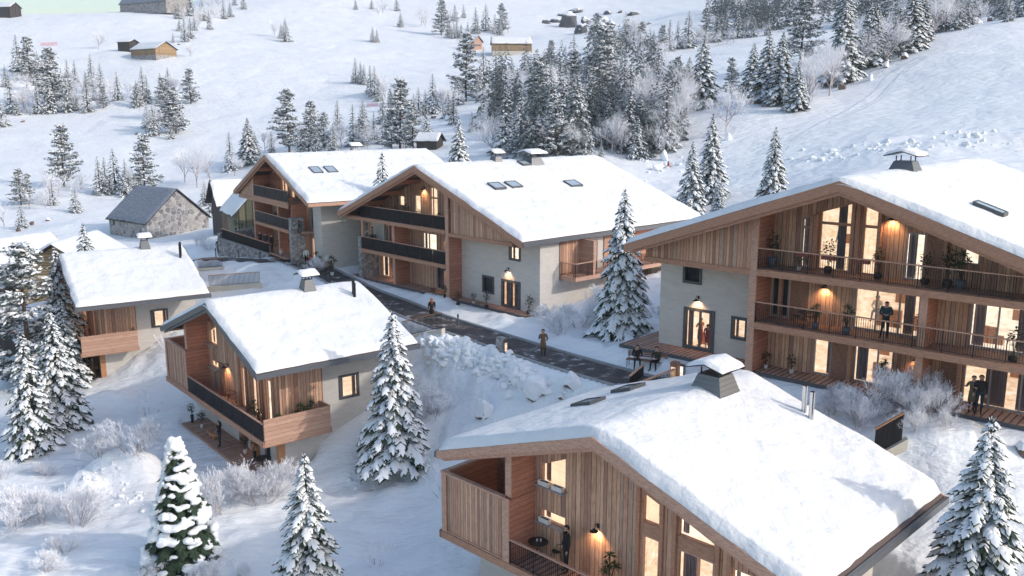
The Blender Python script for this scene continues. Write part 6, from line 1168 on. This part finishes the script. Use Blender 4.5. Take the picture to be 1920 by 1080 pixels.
fence(TW0, TW1, 1.0, 'black panel railing on top of the sloping terrace wall', 'pale_beam', True, 0, 'panel_railing')
def gl(px, py, dz=.15): g_ = gp(px, py); return (g_[0], g_[1], g_[2]+dz)
fence(gl(393, 546, .45), gl(488, 540, .45), 1.05, 'grey picket railing on a pale parapet behind the leftmost small chalet', wall_h=1.4)
fence(gl(372, 506), gl(417, 503), .9, 'short picket railing left of the path near the terrace wall', wall_h=.2)
fence(gl(755, 645, .5), gl(828, 630, .5), 1.15, 'picket railing with wooden handrail right of the middle small chalet', wall_h=1.2)
fence(gl(1180, 735), gl(1206, 712), .75, 'short wooden handrail beyond the nearest chalet roof', 'pale_beam'); fence(gl(1200, 742), gl(1264, 716), .6, 'wooden picket railing leading to the wooden block light', 'pale_beam')
fence(gl(1636, 868, .3), gl(1690, 838, .3), 1.3, 'black panel railing with wooden top behind the nearest chalet', 'orange_wood', True, 1.0)
for x0, x1, y, h, lb in ((77, 107, 86, 6, 'pink safety net on the upper left slope'), (1217, 1247, 126, 9, 'pink safety net on the upper right meadow'), (689, 708, 200, 6, 'small pink safety net in the middle meadow')):
    a, b = on_ground(x0, y), on_ground(x1, y-1); d = math.hypot(b[0]-a[0], b[1]-a[1]); hh = h/scale_at(a); r = empty('safety_net', a, math.atan2(b[1]-a[1], b[0]-a[0]), lb, 'net'); s = (b[2]-a[2])/d; m = MB()
    for k in range(5): m.prism([(0, hh*.2+k*hh*.17), (d, hh*.2+k*hh*.17+s*d), (d, hh*.2+k*hh*.17+hh*.1+s*d), (0, hh*.2+k*hh*.17+hh*.1)], -.02, .02, 'b')
    m.cuts = []; m.build('netting', MT['net_pink'], r)
    for k in range(3): x = d*k/2; m = MB(); m.tube([(x, 0, s*x-.3), (x, 0, s*x+hh*1.1)], .06, 6); m.build('pole', MT['net_pink'], r)
# ski tracks on the right slope
def tracks(pts, off, w, name):
    L = [on_ground(*q) for q in pts]; mb = MB(); P = []
    L = smooth_line(L, 10)
    for p in L: P.append((p[0], p[1], hz(p[0], p[1])+.03))
    for i in range(len(P)-1):
        d = np.array(P[i+1][:2])-np.array(P[i][:2]); d /= np.linalg.norm(d)+1e-9; n = np.array([-d[1], d[0]])
        a = np.array(P[i][:2])+n*off; b = np.array(P[i+1][:2])+n*off
        mb.face([(*(a-n*w), P[i][2]), (*(a+n*w), P[i][2]), (*(b+n*w), P[i+1][2]), (*(b-n*w), P[i+1][2])])
    tag(mb.build(name, MT['snow_track']), kind='structure')
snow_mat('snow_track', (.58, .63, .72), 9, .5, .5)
for off in (-.35, .35): tracks([(1735,108),(1700,130),(1672,160),(1640,190),(1590,215)], off, .13, 'ski_track')
tracks([(1725,106),(1665,140),(1640,170),(1590,205),(1520,240),(1480,265)], 0, .16, 'ski_track')
# ---------------------------------------------------------------- people
mat('skin', (.50, .30, .22), .6); mat('hair_dark', (.025, .018, .014), .7); mat('hair_red', (.35, .08, .02), .6); mat('hair_grey', (.45, .42, .4), .7)
CLO = {'black': (.012, .012, .014), 'charcoal': (.035, .035, .04), 'navy': (.015, .03, .05), 'teal': (.015, .05, .07), 'tan': (.16, .10, .06), 'brown': (.09, .055, .035), 'olive': (.05, .045, .03), 'pink': (.42, .17, .12), 'red': (.45, .03, .035), 'grey': (.22, .22, .22), 'white': (.7, .68, .66), 'jeans': (.30, .36, .44), 'green': (.08, .35, .15), 'khaki': (.12, .095, .065), 'dress_red': (.3, .04, .06)}
for k, v in CLO.items(): mat('cloth_'+k, v, .9)
def pose(kind):
    J = dict(pelvis=(0, 0, .95), waist=(0, 0, 1.08), chest=(0, 0, 1.32), neck=(.0, 0, 1.50), head=(.02, 0, 1.60), top=(.01, 0, 1.74), sL=(0, .19, 1.43), sR=(0, -.19, 1.43), eL=(.0, .25, 1.15), eR=(.0, -.25, 1.15), wL=(.08, .25, .90), wR=(.08, -.25, .90), hL=(0, .09, .92), hR=(0, -.09, .92), kL=(.03, .1, .50), kR=(.03, -.1, .50), aL=(0, .1, .08), aR=(0, -.1, .08), tL=(.17, .12, .03), tR=(.17, -.12, .03))
    U = {'stand': {}, 'walk': dict(kL=(.16, .1, .52), aL=(.20, .1, .09), tL=(.36, .1, .05), kR=(-.02, -.1, .5), aR=(-.26, -.1, .13), tR=(-.12, -.1, .02), eL=(-.1, .25, 1.17), wL=(-.02, .24, .94), eR=(.1, -.25, 1.17), wR=(.22, -.22, .97)),
         'lean': dict(chest=(.10, 0, 1.30), neck=(.17, 0, 1.46), head=(.22, 0, 1.54), top=(.23, 0, 1.67), sL=(.12, .19, 1.40), sR=(.12, -.19, 1.40), eL=(.24, .27, 1.15), eR=(.24, -.27, 1.15), wL=(.42, .15, 1.10), wR=(.42, -.15, 1.10)),
         'phone': dict(head=(.06, 0, 1.58), top=(.07, 0, 1.71), eL=(.04, .27, 1.16), eR=(.04, -.27, 1.16), wL=(.28, .08, 1.17), wR=(.28, -.08, 1.17), kR=(.04, -.13, .5), aR=(.02, -.17, .08), tR=(.17, -.2, .03)),
         'call': dict(eR=(.08, -.28, 1.18), wR=(.10, -.12, 1.50), eL=(.02, .27, 1.16), wL=(.2, .12, 1.08)),
         'cross': dict(eL=(.06, .27, 1.18), eR=(.06, -.27, 1.18), wL=(.22, -.06, 1.20), wR=(.24, .06, 1.16)),
         'sit': dict(pelvis=(0, 0, .52), waist=(.02, 0, .66), chest=(.06, 0, .90), neck=(.10, 0, 1.08), head=(.13, 0, 1.17), top=(.13, 0, 1.31), sL=(.07, .19, 1.0), sR=(.07, -.19, 1.0), eL=(.14, .26, .74), eR=(.14, -.26, .74), wL=(.36, .15, .70), wR=(.36, -.13, .70), hL=(.02, .1, .5), hR=(.02, -.1, .5), kL=(.44, .14, .50), kR=(.44, -.14, .50), aL=(.42, .16, .08), aR=(.50, -.16, .08), tL=(.58, .18, .03), tR=(.66, -.18, .03)),
         'bend': dict(chest=(.30, 0, 1.12), neck=(.45, 0, 1.16), head=(.54, 0, 1.14), top=(.66, 0, 1.10), waist=(.08, 0, 1.04), sL=(.36, .19, 1.14), sR=(.36, -.19, 1.14), eL=(.46, .22, .86), eR=(.46, -.22, .86), wL=(.56, .14, .64), wR=(.56, -.14, .64), kL=(.06, .13, .5), kR=(.06, -.13, .5)),
         'hug': dict(eL=(.10, .26, 1.2), wL=(.26, .05, 1.25), eR=(.08, -.3, 1.25), wR=(.2, -.42, 1.3))}
    J.update(U[kind]); return {k: Vector(v) for k, v in J.items()}
def person(loc, rz, kind, label, topc='black', legc='black', hair='hair_dark', h=1.76, coat=False, longhair=False, hood=False, cap=None, skirt=None):
    J = pose(kind); s = h/1.76; names = ['pelvis', 'waist', 'chest', 'neck', 'head', 'top', 'sL', 'eL', 'wL', 'sR', 'eR', 'wR', 'hL', 'kL', 'aL', 'tL', 'hR', 'kR', 'aR', 'tR']
    rad = dict(pelvis=(.15, .115), waist=(.14, .11), chest=(.165, .12), neck=(.058, .058), head=(.098, .088), top=(.066, .06), sL=(.075, .07), sR=(.075, .07), eL=(.056, .056), eR=(.056, .056), wL=(.034, .034), wR=(.034, .034), hL=(.095, .095), hR=(.095, .095), kL=(.066, .066), kR=(.066, .066), aL=(.043, .043), aR=(.043, .043), tL=(.036, .03), tR=(.036, .03))
    if topc in ('black', 'navy', 'teal', 'charcoal'): rad['chest'] = (.185, .14); rad['waist'] = (.17, .13)
    ed = [('pelvis', 'waist'), ('waist', 'chest'), ('chest', 'neck'), ('neck', 'head'), ('head', 'top'), ('chest', 'sL'), ('sL', 'eL'), ('eL', 'wL'), ('chest', 'sR'), ('sR', 'eR'), ('eR', 'wR'), ('pelvis', 'hL'), ('hL', 'kL'), ('kL', 'aL'), ('aL', 'tL'), ('pelvis', 'hR'), ('hR', 'kR'), ('kR', 'aR'), ('aR', 'tR')]
    me = bpy.data.meshes.new('tmp'); me.from_pydata([J[n] for n in names], [(names.index(a), names.index(b)) for a, b in ed], []); ob = bpy.data.objects.new('tmp', me); COL.objects.link(ob)
    sk = ob.modifiers.new('skin', 'SKIN'); sk.use_smooth_shade = True; su = ob.modifiers.new('sub', 'SUBSURF'); su.levels = 1; su.render_levels = 1
    if not me.skin_vertices: bpy.context.view_layer.update()
    if not me.skin_vertices:
        bm = bmesh.new(); bm.from_mesh(me); bm.verts.layers.skin.verify(); bm.to_mesh(me); bm.free()
    for i, n in enumerate(names): v = me.skin_vertices[0].data[i]; v.radius = (rad[n][1], rad[n][0]) if n in ('pelvis', 'waist', 'chest') else rad[n]; v.use_root = (n == 'pelvis')
    bpy.context.view_layer.update(); dg = bpy.context.evaluated_depsgraph_get(); bme = bpy.data.meshes.new_from_object(ob.evaluated_get(dg)); bpy.data.objects.remove(ob)
    mats = ['cloth_'+topc, 'skin' if legc == 'skin' else 'cloth_'+legc, 'skin', 'black']; bme.materials.clear()
    for m_ in mats: bme.materials.append(MT[m_])
    def near(p):
        best = 9; bn = None
        for a, b in ed:
            A, B = J[a], J[b]; d = B-A; t = max(0, min(1, (p-A).dot(d)/d.length_squared)); q = (p-A-d*t).length-(.05 if a in ('pelvis', 'waist', 'chest') else 0)
            if q < best: best = q; bn = (a, b, t)
        return bn
    for f in bme.polygons:
        a, b, t = near(f.center)
        if a in ('head', 'neck') or (b == 'neck' and t > .8): k = 2
        elif a in ('hL', 'hR', 'kL', 'kR') or (a == 'pelvis' and b in ('hL', 'hR')): k = 1
        elif a in ('aL', 'aR'): k = 3
        elif a in ('eL', 'eR') and t > .93: k = 2
        else: k = 0
        f.material_index = k
    # hands with five fingers, and a nose, grown into the same mesh
    mb = MB()
    for sd, w, e in ((1, 'wL', 'eL'), (-1, 'wR', 'eR')):
        d = (J[w]-J[e]).normalized(); W_ = J[w]; x = d.cross(Vector((0, 0, 1)));
        x = (x if x.length > .1 else Vector((0, 1, 0))).normalized(); y = d.cross(x).normalized(); mb.tube([W_-d*.02, W_+d*.04, W_+d*.085], [.028, .036, .03], 8)
        for i, ln in enumerate((.065, .078, .072, .055)): o = W_+d*.08+x*(.027-.018*i); mb.tube([o, o+d*ln*.5+y*.008, o+d*ln*.85+y*.03], [.009, .0085, .006], 5)
        o = W_+d*.035+x*.03; mb.tube([o, o+x*.03+d*.025, o+x*.035+d*.055+y*.01], [.011, .01, .007], 5)
    hd = J['head']; up = (J['top']-J['neck']).normalized(); fw = Vector((1, 0, 0)) if kind != 'bend' else Vector((.3, 0, -.9)); fw = (fw-up*fw.dot(up)).normalized(); sdv = up.cross(fw)
    mb.tube([hd+fw*.088+up*.035, hd+fw*.105+up*.0], [.008, .016], 5)
    for q in (-1, 1): mb.tube([hd+sdv*q*.088+up*.0-fw*.01, hd+sdv*q*.098+up*.03-fw*.012], [.014, .016], 5)
    bm = bmesh.new(); bm.from_mesh(bme); n0 = len(bm.verts); vs = [bm.verts.new(v) for v in mb.v]
    for f in mb.f:
        q = bm.faces.new([vs[i] for i in f]); q.material_index = 2; q.smooth = True
    bm.to_mesh(bme); bm.free(); bme.name = 'person'
    root = link('person', bme); root.location = loc; root.rotation_euler = (0, 0, rz); root.scale = (s, s, s); tag(root, label, 'person')
    # eyes and mouth
    m = MB()
    for q in (-1, 1): m.tube([hd+fw*.078+sdv*q*.033+up*.032, hd+fw*.092+sdv*q*.033+up*.032], [.011, .009], 6)
    m.tube([hd+fw*.086-sdv*.02-up*.035, hd+fw*.09-up*.037, hd+fw*.086+sdv*.02-up*.035], .005, 4); m.cuts = []; m.build('eyes_and_mouth', MT['hair_dark'], root)
    bm = bmesh.new(); bmesh.ops.create_uvsphere(bm, u_segments=16, v_segments=10, radius=.112); c = hd+up*.055-fw*.012
    kill = [v for v in bm.verts if (Vector(v.co).dot(fw) > .035 and Vector(v.co).dot(up) < .045) or Vector(v.co).dot(up) < -.055]
    bmesh.ops.delete(bm, geom=kill, context='VERTS')
    for v in bm.verts: v.co = Vector(v.co)*1.0+c
    m2 = bpy.data.meshes.new('hair'); bm.to_mesh(m2); bm.free(); m2.materials.append(MT['cloth_'+cap if cap else hair]); m2.polygons.foreach_set('use_smooth', [True]*len(m2.polygons)); link('hat' if cap else 'hair', m2, root)
    if longhair: m = MB(); m.tube([hd+up*.06-fw*.04, hd-fw*.085-up*.03, hd-fw*.10-up*.18, hd-fw*.10-up*.30], [.09, .105, .10, .05], 10); m.build('hair', MT[hair], root, True)
    if hood: m = MB(); m.tube([J['neck']-fw*.05-up*.03, J['neck']-fw*.10+up*.04, J['neck']-fw*.06+up*.1], [.09, .10, .04], 10); m.build('hood', MT['cloth_'+topc], root, True)
    if coat or skirt:
        ln = .42 if coat else .5; P = J['pelvis']; m = MB(); pr = []
        for r, z in ((.135, .17), (.165, .05), (.18, -.12), (.19, -ln)): pr.append((r, z))
        m.lathe(pr, P.x+.02, P.y, P.z, 16); m.v = [(P.x+.02+(x-P.x-.02)*.8, y, z) for x, y, z in m.v]; m.build('coat_skirt' if coat else 'skirt', MT['cloth_'+(skirt or topc)], root, True)
    return root
E_y, B_y, A_y, C2_y, C1_y, F_y = [FR[k][1] for k in ('E', 'B', 'A', 'C2', 'C1', 'F')]
def fwd(key, off=0): return FR[key][1]-math.pi/2+off     # facing out of the facade
def G(px, py): return gp(px, py)
person(G(1018, 671), R(-75), 'call', 'man in tan coat phoning as he walks on the path', 'tan', 'olive', h=1.80, coat=True)
person(G(810, 602), R(95), 'walk', 'red haired woman in black coat walking away on the path', 'black', 'grey', 'hair_red', 1.72, coat=True, longhair=True)
u = R(-22); bx, by = math.cos(u), math.sin(u)
person((BG[0]-.55*bx, BG[1]+.25-.55*by, BG[2]-.02), R(-95), 'sit', 'man in black jacket seated at the left end of the bench', 'black', 'navy', h=1.8)
person((BG[0]+.62*bx, BG[1]+.25+.62*by, BG[2]-.02), R(-130), 'sit', 'man in olive jacket seated at the right end of the bench', 'olive', 'black', h=1.8)
person(flr('E', 1658, 634, 2.75), fwd('E', .3), 'phone', 'person in dark blue hooded jacket looking down on the middle right balcony', 'teal', 'black', h=1.86, hood=True, cap='black')
p = wpt('E', 5.15, 3.3, 3.05); person((p[0], p[1], p[2]), fwd('E', .1), 'sit', 'woman in white sweater and pale jeans seated inside the wide lit window', 'white', 'jeans', 'hair_grey', 1.75)
p = wpt('E', 3.15, 2.9, 6.1); person(p, fwd('E', -.6), 'stand', 'bald man in blue shirt behind the left gable window', 'jeans', 'navy', 'skin', 1.8)
p = wpt('E', -4.65, 2.75, .05); person(p, R(120), 'hug', 'woman with dark bun in a red dress inside the glass door of the right chalet', 'pink', 'dress_red', h=1.7, skirt='dress_red'); p = wpt('E', -4.05, 2.5, .05); person(p, R(60), 'stand', 'girl in dark red dress standing inside the glass door', 'dress_red', 'skin', h=1.45, skirt='dress_red')
person(flr('E', 1820, 772, 0), fwd('E', .5), 'hug', 'woman in long khaki coat embracing the man beside the right chalet', 'khaki', 'black', h=1.74, coat=True); person(flr('E', 1834, 775, 0), fwd('E', .1), 'stand', 'man in black jacket with the woman in khaki coat', 'black', 'navy', h=1.84)
person(flr('F', 1062, 1073, 2.8), R(-165), 'stand', 'man in black jacket standing at the balcony table of the nearest chalet', 'black', 'black', h=2.05)
person(flr('B', 701, 447, 2.72), fwd('B', -.7), 'call', 'man in light grey sweater on the middle chalet balcony', 'grey', 'charcoal', h=1.78)
person(flr('C2', 413, 837, 0), R(-150), 'call', 'person in black standing with the dog on the small chalet deck', 'black', 'charcoal', h=1.76, longhair=True)
person(flr('C1', 176, 710, 0), R(-70), 'walk', 'man in brown suit on the leftmost deck', 'brown', 'brown', h=1.80); person(flr('C1', 159, 697, 0), R(-60), 'walk', 'person in dark brown coat stepping out under the leftmost balcony', 'brown', 'black', h=1.75, coat=True)
person(flr('C1', 163, 641, 2.8), R(60), 'lean', 'person in pink coat on the leftmost small chalet balcony', 'pink', 'pink', h=1.7, coat=True)
person(wpt('A', 2.1, -.35, .5), fwd('A', .4), 'cross', 'left of three people in dark clothes on the walled terrace', 'black', 'black', h=1.82); person(wpt('A', 3.5, -.3, .5), fwd('A', 1.2), 'stand', 'middle of three people in dark clothes on the walled terrace', 'charcoal', 'charcoal', h=1.76); person(wpt('A', 5.0, -.25, .5), fwd('A', 2.2), 'stand', 'right of three people in dark clothes on the walled terrace', 'black', 'charcoal', h=1.8)
person(G(411, 479), R(-60), 'stand', 'person in long dark brown coat at the far end of the terrace wall', 'brown', 'black', h=1.78, coat=True)
person(G(588, 501), R(170), 'bend', 'child in red jacket with green cap bending down on the path', 'red', 'charcoal', h=1.5, cap='green'); person(G(528, 489), R(-20), 'stand', 'child in white jacket at the far end of the path', 'white', 'grey', h=1.3); person(G(575, 498), R(-60), 'stand', 'person in white top behind the child in red', 'white', 'black', h=1.7)
# red sledder on the slope
g = G(1252, 314); person((g[0], g[1], g[2]-.2), R(20), 'sit', 'tiny sledder in red on the snow behind the middle large chalet', 'red', 'red', h=1.6)
t = empty('sled', (g[0], g[1], g[2]), R(20), 'small dark sled under the sledder in red', 'sled'); m = MB(); m.box(-.5, .6, -.25, .25, .2, .25); m.build('seat', MT['door_wood'], t)
for y in (-.2, .2): m = MB(); m.tube([(-.5, y, .02), (.6, y, .02), (.75, y, .2)], .02, 5); m.build('runner', MT['dark_metal'], t)
# dog lying on the small deck
def dog(loc, rz, label):
    m = MB(); m.tube([(-.42, 0, .13), (-.3, 0, .20), (-.05, 0, .21), (.22, 0, .22), (.32, .0, .27), (.42, 0, .34)], [.05, .14, .13, .15, .10, .07], 10)
    m.tube([(.40, 0, .34), (.48, 0, .40), (.56, 0, .37), (.66, 0, .33)], [.06, .085, .06, .03], 8)
    for y in (-.05, .05): m.tube([(.47, y, .44), (.45, y*1.5, .52)], [.03, .008], 5)
    for y in (-.1, .1): m.tube([(.22, y, .12), (.36, y*1.1, .05), (.55, y*1.1, .035)], [.06, .04, .03], 6); m.tube([(-.3, y*1.2, .16), (-.12, y*1.7, .10), (-.28, y*1.8, .04), (-.12, y*1.9, .03)], [.1, .07, .04, .03], 6)
    m.tube([(-.44, 0, .12), (-.6, .1, .06), (-.66, .25, .05)], [.04, .03, .015], 6); m.cuts = []
    o = m.build('dog', MT['orange_wood'], None, True, loc); o.rotation_euler = (0, 0, rz); tag(o, label, 'dog')
dog(flr('C2', 401, 822, 0), R(150), 'brown dog lying on the small deck beside the person in black')
# little snow figure things near the far end of the path
p = G(517, 489); r = empty('sledge', p, R(30), 'small wooden sledge beside the child in white', 'sled'); m = MB(); m.box(-.45, .45, -.2, .2, .16, .2); m.build('seat', MT['orange_wood'], r)
for y in (-.16, .16): m = MB(); m.tube([(-.45, y, .02), (.45, y, .02), (.6, y, .2)], .02, 5); m.build('runner', MT['orange_wood'], r)
# ---------------------------------------------------------------- thin cold air
m = bpy.data.materials.new('haze'); m.use_nodes = True; nt = m.node_tree; nt.nodes.clear(); o_ = nt.nodes.new('ShaderNodeOutputMaterial'); v_ = nt.nodes.new('ShaderNodeVolumePrincipled')
v_.inputs['Color'].default_value = (.80, .88, 1, 1); v_.inputs['Density'].default_value = .00028; v_.inputs['Anisotropy'].default_value = .2; nt.links.new(v_.outputs[0], o_.inputs['Volume'])
mb = MB(); mb.box(-1250, 1250, -40, 1300, 0, 260); me_ = mb.build('haze', m); tag(me_, kind='stuff'); me_.display_type = 'WIRE'
